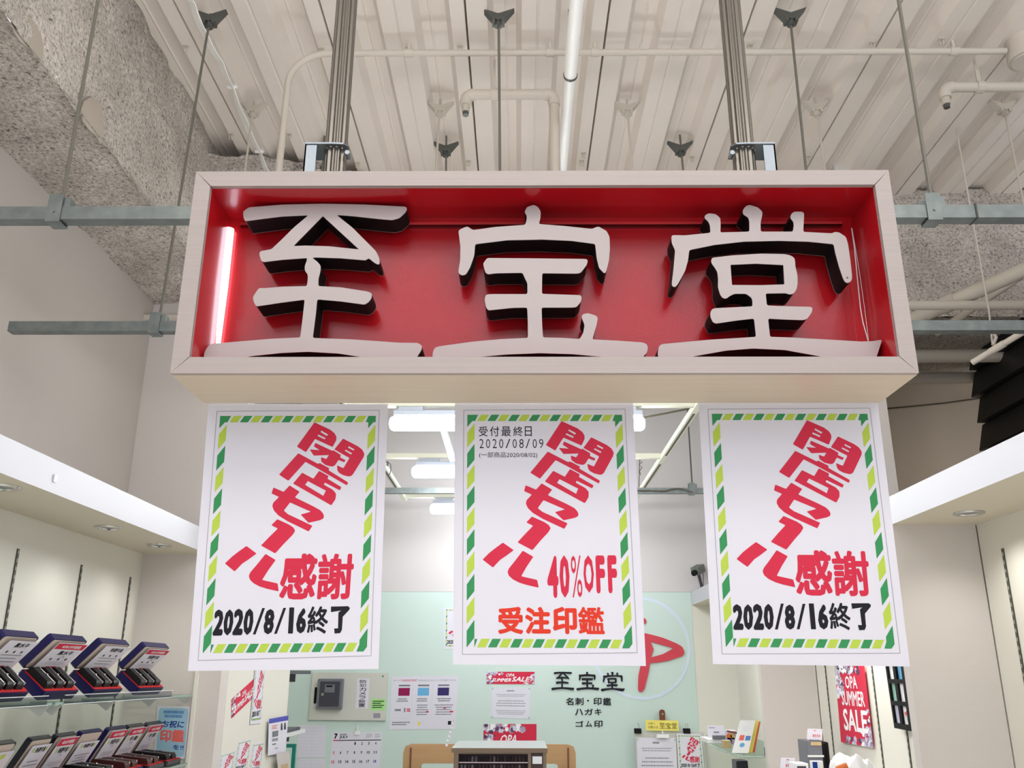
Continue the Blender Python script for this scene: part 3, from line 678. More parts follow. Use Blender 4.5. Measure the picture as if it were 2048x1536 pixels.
def border_cells():
    """green stripes of the printed border, in sheet coordinates"""
    o = [gM(900 + x / 2.7925, 800 + y / 2.7925) for x, y in [(97, 87), (957, 80), (1023, 1382), (92, 1388)]]
    i = [gM(900 + x / 2.7925, 800 + y / 2.7925) for x, y in [(137, 123), (920, 115), (975, 1335), (135, 1340)]]
    x0 = (o[0][0] + o[3][0]) / 2; x1 = (o[1][0] + o[2][0]) / 2; y0 = (o[0][1] + o[1][1]) / 2; y1 = (o[2][1] + o[3][1]) / 2
    ix0 = (i[0][0] + i[3][0]) / 2; ix1 = (i[1][0] + i[2][0]) / 2; iy0 = (i[0][1] + i[1][1]) / 2; iy1 = (i[2][1] + i[3][1]) / 2
    D, L = [], []
    def clip(q, lo, hi):
        for sg, lim in ((1, lo), (-1, hi)):
            out = []
            for k in range(len(q)):
                a, b = q[k - 1], q[k]; ia, ib = sg * (a[1] - lim) >= 0, sg * (b[1] - lim) >= 0
                if ia != ib: t_ = (lim - a[1]) / (b[1] - a[1]); out.append((a[0] + t_ * (b[0] - a[0]), lim))
                if ib: out.append(b)
            q = out
        return q
    n = 15; w = (x1 - x0) / n; g_ = 0.006
    for yy0, yy1 in ((y0, iy0), (iy1, y1)):
        for k in range(1, n - 1):
            a = x0 + k * w; sl_ = w * 0.33
            (L if k % 2 else D).append([(a + sl_, yy0), (a + w * 0.78 + sl_, yy0), (a + w * 0.78 - sl_ * 0.2, yy1), (a - sl_ * 0.2, yy1)])
    Hh = y1 - y0
    for xx0, xx1, pt_ in ((x0, ix0, Hh * 0.0945), (ix1, x1, Hh * 0.0965)):
        for k in range(0, 11):
            a = y0 + Hh * 0.040 + (k - 1) * pt_
            q = clip([(xx0, a + pt_ * 0.47), (xx1, a), (xx1, a + pt_ * 0.76), (xx0, a + pt_ * 1.18)], iy0, iy1 if k < 10 else y1)
            if len(q) > 2 and max(p[1] for p in q) - min(p[1] for p in q) > 0.004: (L if k % 2 else D).append(q)
    D.append([(x0, y0), (x0 + w * 1.05, y0), (x0 + w * 0.75, iy0), (x0, iy0)]); D.append([(x1 - w * 0.72, y0), (x1, y0), (x1, iy0), (x1 - w * 0.95, iy0)])
    D.append([(ix0, iy1 + 0.001), (ix0 + w * 0.28, iy1 + 0.001), (ix0 + w * 0.02, y1), (ix0, y1)])
    D.append([(ix1, iy1 + 0.006), (ix1, y1), (ix1 - w * 0.25, y1)])
    ln_ = [gM(900 + x / 2.7925, 800 + y / 2.7925) for x, y in [(77, 58), (977, 52), (1046, 1413), (70, 1422)]]
    return D, L, ln_
DC, LC, LN = border_cells()
def sale_poster(name, sh, variant, label, group='closing sale posters', cat='poster', detail=True, th=0.0007):
    f = sh.f; base = (f(0.5, 1) + f(0.5, 1)) / 2
    t = thing(name, base, label, cat, group)
    sh.board(th).build('paper_sheet', M_paper, t)
    mb = MB()
    for q in DC: poly(mb, f, q, mi=0)
    for q in LC: poly(mb, f, q, mi=1)
    mb.build('printed_border', [M_pdg, M_plg], t)
    if detail:
        mb = MB(); e = 0.0022
        for a, c in ((0, 1), (1, 2), (2, 3), (3, 0)):
            A, B = LN[a], LN[c]; dx, dy = B[0] - A[0], B[1] - A[1]
            if abs(dx) > abs(dy): mb.add([f(A[0], A[1] - e * 0.5, 0.0004), f(B[0], B[1] - e * 0.5, 0.0004), f(B[0], B[1] + e * 0.3, 0.0004), f(A[0], A[1] + e * 0.3, 0.0004)], [(0, 1, 2, 3)])
            else: mb.add([f(A[0] - e * 0.7, A[1], 0.0004), f(A[0] + e * 0.5, A[1], 0.0004), f(B[0] + e * 0.5, B[1], 0.0004), f(B[0] - e * 0.7, B[1], 0.0004)], [(0, 1, 2, 3)])
        mb.build('printed_line', M_pgry, t)
    mb = MB()
    for o, hs in HEITEN: poly(mb, f, rounded(o, 0.004) if detail else o, hs)
    o6 = ((420, 1080), 6.0235, gL); o5 = ((940, 1040), 5.484, gM); o4 = ((940, 830), 5.12, gM)
    if variant == 'thanks':
        put_text(mb, f, '感', bb(*o6, 853, 190, 1290, 737), 0.034, 0.03); put_text(mb, f, '謝', bb(*o6, 1297, 190, 1727, 737), 0.028, 0.03)
        mb.build('red_lettering', M_pred, t)
        mk = MB()
        for ch, x0, y0, x1, y1, of in (('2', 25, 857, 150, 1165, .05), ('0', 150, 855, 268, 1163, .05), ('2', 268, 848, 395, 1160, .05), ('0', 395, 845, 515, 1158, .05), ('/', 518, 840, 648, 1150, .0),
                                   ('8', 645, 850, 770, 1150, .05), ('/', 778, 838, 908, 1143, .0), ('1', 948, 832, 1008, 1140, .012), ('6', 1043, 838, 1165, 1140, .05), ('終', 1178, 818, 1430, 1143, .024)):
            x0, x1 = 44 + (x0 - 25) * 0.984, 44 + (x1 - 25) * 0.984
            put_text(mk, f, ch, bb(*o6, x0, y0, x1, y1), of, 0.10 if of == .05 else 0)
        poly(mk, f, Z6([(1460,822),(1665,817),(1688,838),(1680,860),(1602,942),(1592,1095),(1570,1135),(1505,1140),(1498,1080),(1545,1078),(1550,893),(1582,868),(1460,888)]))
        mk.build('black_lettering', M_pblk, t)
    else:
        for ch, x0, y0, x1, y1, of in (('4', 845, 400, 968, 860, .045), ('0', 980, 395, 1090, 860, .045), ('%', 1107, 398, 1228, 857, .0), ('O', 1243, 395, 1357, 806, .04), ('F', 1380, 398, 1480, 812, .05), ('F', 1510, 396, 1612, 810, .05)):
            put_text(mb, f, ch, bb(*o5, x0, y0, x1, y1), of)
        mb.build('red_lettering', M_pred, t)
        mo = MB()
        for ch, x0, x1, of in (('受', 305, 582, .04), ('注', 602, 882, .045), ('印', 905, 1172, .045), ('鑑', 1185, 1472, .026)):
            put_text(mo, f, ch, bb(*o5, x0, 958, x1, 1255), of)
        mo.build('orange_lettering', M_pora, t)
        mk = MB()
        for ch, x0, x1 in (('受', 90, 180), ('付', 203, 297), ('最', 320, 417), ('終', 442, 538), ('日', 560, 630)): put_text(mk, f, ch, bb(*o4, x0, 120, x1, 222), 0.004)
        for ch, x0, x1 in (('2', 96, 140), ('0', 163, 205), ('2', 230, 273), ('0', 297, 340), ('/', 362, 412), ('0', 435, 478), ('8', 503, 548), ('/', 568, 612), ('0', 640, 683), ('9', 705, 750)):
            put_text(mk, f, ch, bb(*o4, x0, 250, x1, 345), -0.006)
        put_text(mk, f, '(一部商品2020/08/02)', bb(*o4, 93, 385, 688, 450), 0.0)
        mk.build('black_lettering', M_pblk, t)
    return t
sale_poster('sale_poster', sheet_px([(417, 808), (776, 808), (757, 1338), (376, 1342)], Y=1.945), 'thanks', 'white closing sale poster with black date, left one hanging under the red sign')
sale_poster('sale_poster', sheet_px(QM, Y=1.945), 'order', 'white sale poster reading 40%OFF, middle one under the sign')
sale_poster('sale_poster', sheet_px([(1397, 804), (1755, 804), (1820, 1333), (1426, 1328)], Y=1.945), 'thanks', 'white closing sale poster with black date, right one hanging under the red sign')

# ================================================================== LAMPS AND DUCTS
def lamp(Y, xl, xr, label, on=True):
    z = 2.76; t = thing('ceiling_lamp', ((xl + xr) / 2, Y, z - 0.05), label, 'lamp', 'fluorescent lamps in the shop')
    zc_ = z - 0.012; ry, rz = 0.036, 0.036
    pr = [(Y + ry * math.cos(a * math.pi / 10), zc_ + rz * math.sin(a * math.pi / 10)) for a in range(20)]
    mb = MB(); n = 20; vs = []
    for x, s in ((xl, 0.55), (xl + 0.008, 0.86), (xl + 0.022, 1), (xr - 0.022, 1), (xr - 0.008, 0.86), (xr, 0.55)): vs += [(x, Y + (y - Y) * s, zc_ + (zz - zc_) * s) for y, zz in pr]
    mb.add(vs, [(j * n + k, j * n + (k + 1) % n, (j + 1) * n + (k + 1) % n, (j + 1) * n + k) for j in range(5) for k in range(n)] + [tuple(range(n)), tuple(5 * n + k for k in reversed(range(n)))])
    mb.build('diffuser', M_lamp, t, smooth=True)
    MB().box((xl + 0.02, Y - 0.03, z + 0.022), (xr - 0.01, Y + 0.03, z + 0.048)).build('lamp_body', M_lamph, t, bevel=0.003)
    for x in (xl + 0.10, xr - 0.10):
        MB().box((x - 0.06, Y - 0.02, z + 0.048), (x + 0.06, Y + 0.02, z + 0.068)).build('mounting_clip', M_lamph, t)
    return t
lamp(4.10, -0.62, 0.605, 'lit tube lamp nearest the sign, behind the middle poster')
lamp(5.17, -0.635, 0.60, 'lit tube lamp second from the sign, behind the middle poster')
lamp(6.41, -0.645, 0.60, 'lit tube lamp farthest back, nearest the green wall')
lamp(3.02, -0.61, 0.61, 'lit tube lamp hidden above and behind the sign box')
def duct(a, b_, z, label, slot):
    t = thing('lighting_duct', ((a[0] + b_[0]) / 2, (a[1] + b_[1]) / 2, z), label, 'lighting duct', 'cream lighting ducts')
    w = 0.018
    if abs(a[0] - b_[0]) > abs(a[1] - b_[1]): MB().box((a[0], a[1] - w, z), (b_[0], a[1] + w, z + 0.03)).build('duct_body', M_duct, t, bevel=0.003)
    else:
        MB().box((a[0] - w, a[1], z), (a[0] + w, b_[1], z + 0.03)).build('duct_body', M_duct, t, bevel=0.003)
    if slot:
        if abs(a[0] - b_[0]) > abs(a[1] - b_[1]): MB().box((a[0] + 0.1, a[1] - 0.006, z - 0.0015), (b_[0] - 0.1, a[1] + 0.006, z + 0.002)).build('duct_slot', M_ductd, t)
        else:
            y = a[1] + 0.1
            for y0, y1 in ((a[1] + 0.08, 4.05), (4.2, 5.08), (5.3, 6.2)):
                if y1 > b_[1]: continue
                MB().box((a[0] - 0.006, y0, z - 0.0015), (a[0] + 0.006, y1, z + 0.002)).build('duct_slot', M_ductd, t)
    return t
zd = 2.83
for Y, lb in ((4.10, 'cream lighting duct over the lamp nearest the sign'), (5.17, 'cream lighting duct over the second lamp'), (6.41, 'cream lighting duct over the farthest lamp'), (3.02, 'cream lighting duct over the hidden lamp')):
    duct((-0.86, Y), (0.86, Y), zd, lb, False)
duct((0.865, 2.9), (0.865, 6.5), zd - 0.004, 'slotted cream lighting duct slanting down at right between the posters', True)
duct((-0.845, 2.9), (-0.845, 6.5), zd - 0.004, 'slotted cream lighting duct at left, seen beside the left poster', True)
gm = thing('steel_strut', (-0.39, 4.6, 2.80), 'bright grey strut running back behind the second lamp', 'strut')
MB().box((-0.405, 4.15, 2.795), (-0.372, 5.10, 2.815)).build('strut_bar', M_lamph, gm)
for (x, y, z0, lb) in ((0.63, 4.62, 2.87, 'thin rod seen below the right end of the nearest lamp'), (1.12, 5.64, 2.74, 'thin rod clamped to the far grey rail, right of the middle poster')):
    t = thing('threaded_rod', (x, y, z0), lb, 'hanger rod', 'threaded rods hanging from the deck')
    MB().tube([(x, y, z0), (x, y, ZD)], 0.005, 7).build('rod', M_brk, t)
    if y > 5: clamp(x, 5.62, 2.71).build('rail_clamp', M_galv, t)
cb = thing('cable', (1.1, 5.6, 2.75), 'thin dark cable arching over the far rail', 'cable')
MB().tube([P(u, v, Y=5.6) for u, v in ((1275, 981), (1295, 981), (1330, 982), (1345, 978), (1358, 977), (1372, 980), (1385, 985))], 0.004, 6).tube([P(u, v, Y=4.3) for u, v in ((1288, 835), (1340, 825), (1380, 817))], 0.005, 6).build('cable_run', M_ductd, cb)
hk = thing('hook', P(1283, 945, Y=6.41), 'small curly steel hook under the second duct', 'hook')
MB().tube([Vector((0.878, 6.41, 2.828))] + [P(u, v, Y=6.41) for u, v in ((1279, 920), (1284, 924), (1278, 930), (1284, 934), (1279, 942), (1281, 950))], 0.003, 5).build('wire', M_brk, hk)
hk2 = thing('hook', P(778, 940, Y=5.0), 'small chain hook beside the left duct', 'hook')
qh = P(776, 925, Y=5.0)
MB().tube([Vector((-0.845, 5.0, 2.828)), qh, P(776, 926, Y=5.0)], 0.002, 5).tube([P(u, v, Y=5.0) for u, v in ((776, 925), (781, 928), (782, 938), (780, 948), (777, 950))], 0.0025, 5).box(P(773, 923, Y=5.0), P(778, 932, Y=5.02)).build('wire', M_brk, hk2)

def downlight(x, y, lb, pw=3.2):
    t = thing('downlight', (x, y, 2.116), lb, 'downlight', 'recessed downlights in the shelf canopies')
    n = 24; mb = MB(); rr = [(0.050, 2.1195), (0.048, 2.114), (0.034, 2.114), (0.030, 2.1190)]
    vs = [(x + r * math.cos(2 * math.pi * k / n), y + r * math.sin(2 * math.pi * k / n), z_) for r, z_ in rr for k in range(n)]
    mb.add(vs, [(j * n + k, j * n + (k + 1) % n, (j + 1) * n + (k + 1) % n, (j + 1) * n + k) for j in range(3) for k in range(n)])
    mb.build('trim_ring', M_silver, t, smooth=True)
    MB().tube([(x, y, 2.1180), (x, y, 2.1196)], 0.030, n).build('reflector', M_zinc, t)
    l = bpy.data.lights.new('bay_fill_spot', 'SPOT'); l.energy = pw; l.spot_size = math.radians(130); l.spot_blend = 0.9; l.shadow_soft_size = 0.03; l.color = (1, 0.98, 0.93)  # spot added to brighten the bay, even under fixtures that look unlit
    lo_ = bpy.data.objects.new('bay_fill_spot', l); COL.objects.link(lo_); lo_.location = (0, 0, -0.006); lo_.parent = t
    return t
for (u, v, lb) in ((4, 975, 'recessed downlight at the left picture edge'), (217, 1056, 'recessed downlight in the left canopy, middle one'), (318, 1091, 'recessed downlight in the left canopy next to the return wall'), (1938, 1027, 'recessed downlight in the right canopy')):
    p = P(u, v, Z=2.117); downlight(p.x, p.y, lb, 5.5 if u > 1000 else 3.2)
for x_, y_, pw_, lb in ((1.5, 4.3, 30, 'added downlight brightening the middle right bay, hidden behind the right poster'), (1.5, 6.1, 32, 'added downlight brightening the rear right bay, hidden behind the right poster'), (-1.58, 6.0, 5, 'added downlight over the rear left recess, hidden behind the left poster')): downlight(x_, y_, lb, pw_)  # unseen fixtures added to brighten the rear bays
st_ = P(112, 957, X=-1.405)
wh = thing('adhesive_hook', st_, 'tiny clear hook stuck on the left white fascia', 'hook'); MB().box((-1.4098, st_.y - 0.008, st_.z - 0.012), (-1.405, st_.y + 0.008, st_.z + 0.012)).build('hook_plate', M_white, wh, bevel=0.002)

# ================================================================== LEFT SHELVES AND SEAL CASES
def glass_shelf(y0, y1, z, x0, x1, label, lip):
    t = thing('glass_shelf', ((x0 + x1) / 2, (y0 + y1) / 2, z), label, 'shelf')
    MB().box((x0, y0, z - 0.008), (x1, y1, z)).build('glass_panel', M_glass, t)
    MB().box((x1 - 0.001, y0, z - 0.008), (x1 + 0.0005, y1, z)).build('glass_edge', mat('green_glass_edge', (150, 176, 162), 0.2), t)
    for a, c in lip:
        MB().add([(x1 + 0.002, a, z - 0.006), (x1 + 0.002, c, z - 0.006), (x1 + 0.002, c - 0.01, z + 0.020), (x1 + 0.002, a + 0.0, z + 0.020)], [(0, 1, 2, 3)]).build('price_strip', M_strip, t)
        MB().box((x1 + 0.0015, a, z + 0.019), (x1 + 0.0032, c, z + 0.021)).box((x1 + 0.0015, a, z - 0.0075), (x1 + 0.0032, c, z - 0.0055)).build('strip_edge', M_acryedge, t)
    y = y1 - 0.03
    for yy in (y1 - 0.02, y1 - 0.40, y1 - 0.78, y1 - 1.16):
        if yy > y0:
            MB().prism([(x0, z - 0.008), (x1 - 0.02, z - 0.008), (x1 - 0.03, z - 0.014), (x1 - 0.06, z - 0.016), (x0 + 0.0, z - 0.020)], [], lambda x, zz, d: (x, d, zz), yy, yy + 0.003).build('shelf_bracket', M_bracket, t)
            MB().prism([(x1 - 0.062, z - 0.012), (x1 + 0.0, z - 0.010), (x1 - 0.024, z - 0.038)], [], lambda x, zz, d: (x, d, zz), yy - 0.002, yy + 0.012).build('bracket_cap', M_bracket, t)
    return t
glass_shelf(1.6, 2.83, 1.518, XL + 0.006, -1.41, 'clear glass shelf at the left edge, nearer the camera', [(1.6, 2.80)])
glass_shelf(2.85, 4.045, 1.518, XL + 0.006, -1.41, 'clear glass shelf at left ending at the return wall', [(2.90, 3.80)])
glass_shelf(1.9, 4.04, 1.245, XL + 0.006, -1.40, 'lower glass shelf at left carrying the lower row of seal cases', [])

CARD_CACHE = {}
def seal_case(hx, y, hz, width, beta, gamma, Lb, Ll, col, title, banner, label, nseal=3, sealm=M_sealb, group='open seal gift cases', card_drop=0.0, cardm=True, leafs=False):
    """open gift case; hinge line at (hx, y..y+width, hz); base runs out/down at beta, lid out/up at gamma"""
    t = thing('seal_case', (hx, y + width / 2, hz), label, 'case', group)
    b0 = Vector((math.cos(beta), 0, -math.sin(beta))); bn = Vector((math.sin(beta), 0, math.cos(beta)))
    l0 = Vector((math.cos(gamma), 0, math.sin(gamma))); lnn = Vector((math.sin(gamma), 0, -math.cos(gamma)))
    O = Vector((hx, y, hz)); Yv = Vector((0, 1, 0)); th = 0.030 if beta > 0.3 else 0.022
    def slab(org, a, n, L, w, t0, t1, mb, mi=0, y0=0.0, s0=0.0, c=0.006):
        o = org
        prof = [(s0, y0 + c), (s0 + c, y0), (L - c, y0), (L, y0 + c), (L, y0 + w - c), (L - c, y0 + w), (s0 + c, y0 + w), (s0, y0 + w - c)]
        mb.prism(prof, [], lambda s, yy, d: o + a * s + Yv * yy + n * d, t0, t1, mi)
    mb = MB(); slab(O, b0, bn, Lb, width, -th, 0, mb); mb.build('case_base', col, t)
    mb = MB(); slab(O + b0 * 0.004, b0, bn, Lb - 0.008, width - 0.012, 0, 0.002, mb, 0, 0.006, 0.002); mb.build('velvet_bed', M_velvet, t)
    mb = MB(); slab(O + bn * 0.004, l0, lnn, Ll, width, -th * 0.8, 0, mb); mb.build('case_lid', col, t)
    mb = MB(); slab(O + bn * 0.004 + l0 * 0.004, l0, lnn, Ll - 0.008, width - 0.014, 0, 0.0015, mb, 0, 0.007, 0.0); mb.build('lid_lining', M_lid, t)
    sp = (width - 0.03) / nseal
    for k in range(nseal):
        yy = 0.012 + sp * k; L = Lb - 0.022; hgt = 0.020; m = MB()
        o = O + b0 * 0.010 + bn * 0.002
        pr = [(0, 0), (0.003, hgt * 0.8), (0.010, hgt), (L - 0.010, hgt), (L - 0.002, hgt * 0.75), (L, 0)]
        m.prism(pr, [], lambda s, d, yv: o + b0 * s + bn * d + Yv * yv, yy, yy + sp * 0.66)
        s_ = m.build('seal_holder', sealm, t, bevel=0.0015)
        c = MB(); c.tube([o + b0 * 0.004 + bn * (hgt + 0.0005) + Yv * (yy + sp * 0.60), o + b0 * (L - 0.006) + bn * (hgt + 0.0005) + Yv * (yy + sp * 0.60)], 0.0013, 6)
        q = o + b0 * (L * 0.52) + bn * (hgt + 0.001) + Yv * (yy + sp * 0.5); c.tube([q, q + Yv * 0.010], 0.003, 6)
        q = o + b0 * (L - 0.003) + bn * hgt + Yv * (yy + sp * 0.6); c.tube([q - bn * 0.006, q + bn * 0.002], 0.0022, 6)
        c.build('clasp', M_silver, s_)
    # card leaning in the lid
    q0 = O + bn * 0.006 + lnn * 0.005 + b0 * 0.007; top_ = l0 * (Ll - 0.006 - card_drop)
    y0, y1 = (0.028 if beta > 0.3 else 0.012), width - 0.004
    sh = Sheet(q0 + top_ + Yv * y0, q0 + top_ + Yv * y1, q0 + Yv * y1, q0 + Yv * y0, toward=q0 + lnn * 1.0)
    sh.board(0.0006).build('price_card', M_paper, t, label='white price card')
    cd_ = t.children[-1] if False else [c for c in t.children if c.name.startswith('price_card')][-1]
    f = sh.f; t0 = 0.06
    if banner:
        mb = MB(); rect(mb, f, 0.02, 0.02, 0.98, 0.22); mb.build('red_banner', M_pred, cd_)
        mb = MB(); put_text(mb, f, '40%OFF価格', (0.2, 0.06, 0.84, 0.18), 0.02, d=0.0008); mb.build('banner_lettering', M_pwht, cd_); t0 = 0.27
    mb = MB(); put_text(mb, f, title, (0.30, t0, 0.78, t0 + 0.16), 0.03)
    if banner: put_text(mb, f, '二本', (0.46, t0 + 0.19, 0.62, t0 + 0.25), 0.0)
    mb.build('card_lettering', M_pblk, cd_)
    mb = MB(); scribble(mb, f, 0.12, t0 + 0.40, 0.92, 0.80, 3, R, 0, 0.3, True); scribble(mb, f, 0.35, 0.84, 0.7, 0.93, 1, R, 1, 0.9, True, 0.0006)
    if leafs:
        for s in (0.2, 0.86): poly(mb, f, [(s - 0.05, t0 + 0.02), (s + 0.02, t0 - 0.01), (s + 0.03, t0 + 0.12), (s - 0.03, t0 + 0.16)], mi=2)
    else:
        for s in (0.25, 0.5, 0.75): poly(mb, f, [(s + 0.035 * math.cos(a * math.pi / 4), t0 + 0.31 + 0.045 * math.sin(a * math.pi / 4)) for a in range(8)], mi=3)
    mb.build('card_print', [M_pgry, M_pred, M_plg, M_cabd], cd_)
    return t
B1, G1 = math.radians(39), math.radians(46)
def yx(u, X=-1.43, v=1391): return P(u, v, X=X).y
HX, HZ = -1.500, 1.614
for (u0, u1, title, ban, lb, drop) in ((-22, 51, '黒水牛', False, 'open navy seal case at the left edge of the upper glass shelf', 0.004), (80, 151, '黒水牛', True, 'open navy seal case second from left on the upper shelf, red banner card', 0.0),
                           (180, 239, '特選牛角', False, 'open navy seal case third on the upper shelf, card without red banner', 0.0), (271, 321, '特選牛角', True, 'open navy seal case nearest the return wall on the upper shelf', 0.0)):
    y0, y1 = yx(u0), yx(u1)
    seal_case(HX, y0, HZ, y1 - y0, B1, G1, 0.104, 0.118, M_navy, title, ban, lb, 3, M_sealb, card_drop=drop)
low = [(-95, 46, '黒水牛', False, M_dnavy, 'dark seal case at the left edge of the lower shelf', 0.02), (70, 116, '特選牛角', False, M_dnavy, 'dark seal case second on the lower shelf, card without banner', 0.014),
       (120, 164, '特選牛角', True, M_dnavy, 'seal case third on the lower shelf with a red banner card', 0.0), (168, 213, '特選牛角', False, M_navy, 'navy seal case fourth on the lower shelf, card slipped low', 0.03),
       (222, 260, '特選牛角', True, M_navy, 'navy seal case fifth on the lower shelf with a red banner card', 0.0), (260, 295, '牛角', True, M_dnavy, 'black seal case on the lower shelf holding a dark brown seal holder', 0.0),
       (298, 329, '牛角', True, M_dnavy, 'black seal case on the lower shelf nearest the return wall', 0.0)]
for i, (u0, u1, title, ban, m, lb, drop) in enumerate(low):
    y0, y1 = yx(u0, -1.5, 1465), yx(u1, -1.5, 1460)
    hx = -1.575; hz = 1.262 + 0.022
    seal_case(hx, y0, hz, y1 - y0 - 0.008, math.radians(6), math.radians(60), 0.150 if i < 5 else 0.165, 0.136, m, title, ban, lb, 2, M_sealr if i in (4, 5) else M_sealb, card_drop=drop, leafs=True)

# light blue notice
sh = sheet_px([(315, 1411), (381, 1413), (370, 1518), (308, 1516)], Y=4.055); f = sh.f
t = thing('blue_notice', f(0.5, 1), 'light blue congratulation notice taped to the return wall beside the seal cases', 'notice')
sh.board().build('paper_sheet', M_paper, t)
mb = MB(); poly(mb, f, rounded([(0.05, 0.04), (0.95, 0.04), (0.95, 0.96), (0.05, 0.96)], 0.08), mi=0)
mb.build('blue_ground', M_lblue, t)
mb = MB(); put_text(mb, f, 'お祝に', (0.18, 0.28, 0.86, 0.42), 0.03, 0.05, 0, 0.0008); put_text(mb, f, 'を!!', (0.58, 0.74, 0.92, 0.83), 0.02, 0, 0, 0.0008); mb.build('blue_lettering', M_dblue, t)
mb = MB(); put_text(mb, f, '印鑑', (0.14, 0.45, 0.90, 0.69), 0.05, 0, 0, 0.0008); mb.build('salmon_lettering', M_salm, t)
mb = MB(); scribble(mb, f, 0.12, 0.09, 0.9, 0.25, 2, R, 0, 0.7, True, 0.0008); scribble(mb, f, 0.15, 0.88, 0.8, 0.93, 2, R, 0, 0.6, True, 0.0008); mb.build('small_print', M_mblue, t)

# ================================================================== LEFT PIER (X = -1.30) PAPERS
def flowers(mb, f, s0, t0, s1, t1, n, rng, size, asp):
    for _ in range(n):
        s, t_ = rng.uniform(s0, s1), rng.uniform(t0, t1); r = size * rng.uniform(0.5, 1.2); mi = rng.choice([0, 0, 1, 1, 2, 3, 3]); a0 = rng.uniform(0, 6)
        pts = []
        for k in range(12):
            a = a0 + k * math.pi / 6; rr = r * (1.0 if k % 2 else 0.62)
            pts.append((min(max(s + rr * math.cos(a), 0.0), 1.0), min(max(t_ + rr * math.sin(a) * asp, 0.0), 1.0)))
        mb.add([f(x, y, 0.0005 + 0.00002 * (_ % 9)) for x, y in pts] + [f(min(max(s, 0), 1), min(max(t_, 0), 1), 0.0005 + 0.00002 * (_ % 9))], [(k, (k + 1) % 12, 12) for k in range(12)], mi)
FM = [M_mauve, M_lav, M_dmau, M_pwht]
def summer_poster(name, sh, layout, label, asp, seed):
    f = sh.f; t = thing(name, f(0.5, 1), label, 'poster', 'red summer sale posters'); rng = random.Random(seed)
    sh.board().build('paper_sheet', M_pred, t, label='red printed sheet')
    mb = MB(); tx = MB()
    if layout == 'strip':
        flowers(mb, f, 0, 0, 0.15, 0.9, 26, rng, 0.035, asp); flowers(mb, f, 0, 0, 0.34, 0.22, 16, rng, 0.035, asp); flowers(mb, f, 0.92, 0.2, 1, 0.95, 16, rng, 0.03, asp); flowers(mb, f, 0.74, 0.86, 1, 1, 10, rng, 0.025, asp)
        put_text(tx, f, 'OPA', (0.41, 0.14, 0.59, 0.40), 0.02, 0.12, 0, 0.0009); put_text(tx, f, 'SUMMER', (0.12, 0.52, 0.52, 0.82), 0.03, 0.10, 0, 0.0009); put_text(tx, f, 'SALE', (0.54, 0.40, 0.90, 0.80), 0.03, 0.12, 0, 0.0009)
    elif layout == 'tall':
        flowers(mb, f, 0, 0, 0.22, 0.42, 46, rng, 0.07, asp); flowers(mb, f, 0, 0, 0.8, 0.09, 34, rng, 0.06, asp); flowers(mb, f, 0.72, 0.78, 1, 1, 34, rng, 0.07, asp); flowers(mb, f, 0.2, 0.93, 1, 1, 26, rng, 0.06, asp); flowers(mb, f, 0.88, 0.55, 1, 0.8, 12, rng, 0.04, asp)
        put_text(tx, f, 'OPA', (0.33, 0.14, 0.72, 0.30), 0.02, 0.0, 0, 0.0009); put_text(tx, f, 'SUMMER', (0.16, 0.33, 0.90, 0.52), 0.02, 0.0, 0, 0.0009); put_text(tx, f, 'SALE', (0.16, 0.56, 0.90, 0.84), 0.03, 0.0, 0, 0.0009)
    else:
        flowers(mb, f, 0, 0, 0.2, 0.95, 60, rng, 0.05, asp); flowers(mb, f, 0, 0, 0.78, 0.18, 44, rng, 0.06, asp)
        put_text(tx, f, 'OPA', (0.32, 0.27, 0.64, 0.5), 0.02, 0.12, 0, 0.0009); put_text(tx, f, 'SUMMER', (0.18, 0.57, 0.90, 0.76), 0.03, 0.1, 0, 0.0009); put_text(tx, f, 'SALE', (0.25, 0.80, 0.9, 0.98), 0.03, 0.1, 0, 0.0009)
    mb.build('flower_print', FM, t); tx.build('white_lettering', M_pwht, t)
    return t
summer_poster('summer_sale_poster', sheet_px([(463, 1399), (512, 1354), (508, 1394), (463, 1437)], X=-1.2985), 'strip', 'tilted red summer sale strip stuck on the cream pier at left', 3.0, 1)
sale_poster('sale_sheet', sheet_px([(511, 1332), (531, 1329), (522, 1446), (500, 1449)], X=-1.296), 'thanks', 'small closing sale sheet overlapping the tilted red strip on the cream pier', 'small closing sale sheets', detail=False)
for q, lb in (([(441, 1510), (471, 1501), (463, 1558), (432, 1566)], 'small sale sheet on the cream pier, lowest and leftmost of three'), ([(477, 1484), (503, 1477), (494, 1541), (466, 1548)], 'small sale sheet on the cream pier, middle of three'), ([(506, 1488), (528, 1484), (520, 1546), (497, 1550)], 'small sale sheet on the cream pier, rightmost of three, next to the pen card')):
    sale_poster('sale_sheet', sheet_px(q, X=-1.2985), 'thanks', lb, 'small closing sale sheets', detail=False)
sh = sheet_px([(538, 1438), (577, 1431), (571, 1505), (536, 1511)], X=-1.285); f = sh.f
t = thing('pen_card', f(0.5, 1), 'hanging white pack card with a violet top and two dark pens', 'card')
sh.board(0.001).build('card_sheet', M_paper, t)
mb = MB(); rect(mb, f, 0, 0, 1, 0.13); mb.build('violet_band', M_violet, t)
mb = MB(); scribble(mb, f, 0.15, 0.2, 0.45, 0.32, 3, R, 1, 0.5); rect(mb, f, 0.18, 0.36, 0.5, 0.52, 2); rect(mb, f, 0.18, 0.56, 0.5, 0.64, 0); scribble(mb, f, 0.2, 0.70, 0.5, 0.74, 1, R, 2, 0.9); scribble(mb, f, 0.35, 0.82, 0.6, 0.88, 2, R, 0, 0.5); mb.build('card_print', [M_pgry, M_salm, M_mgrey], t)
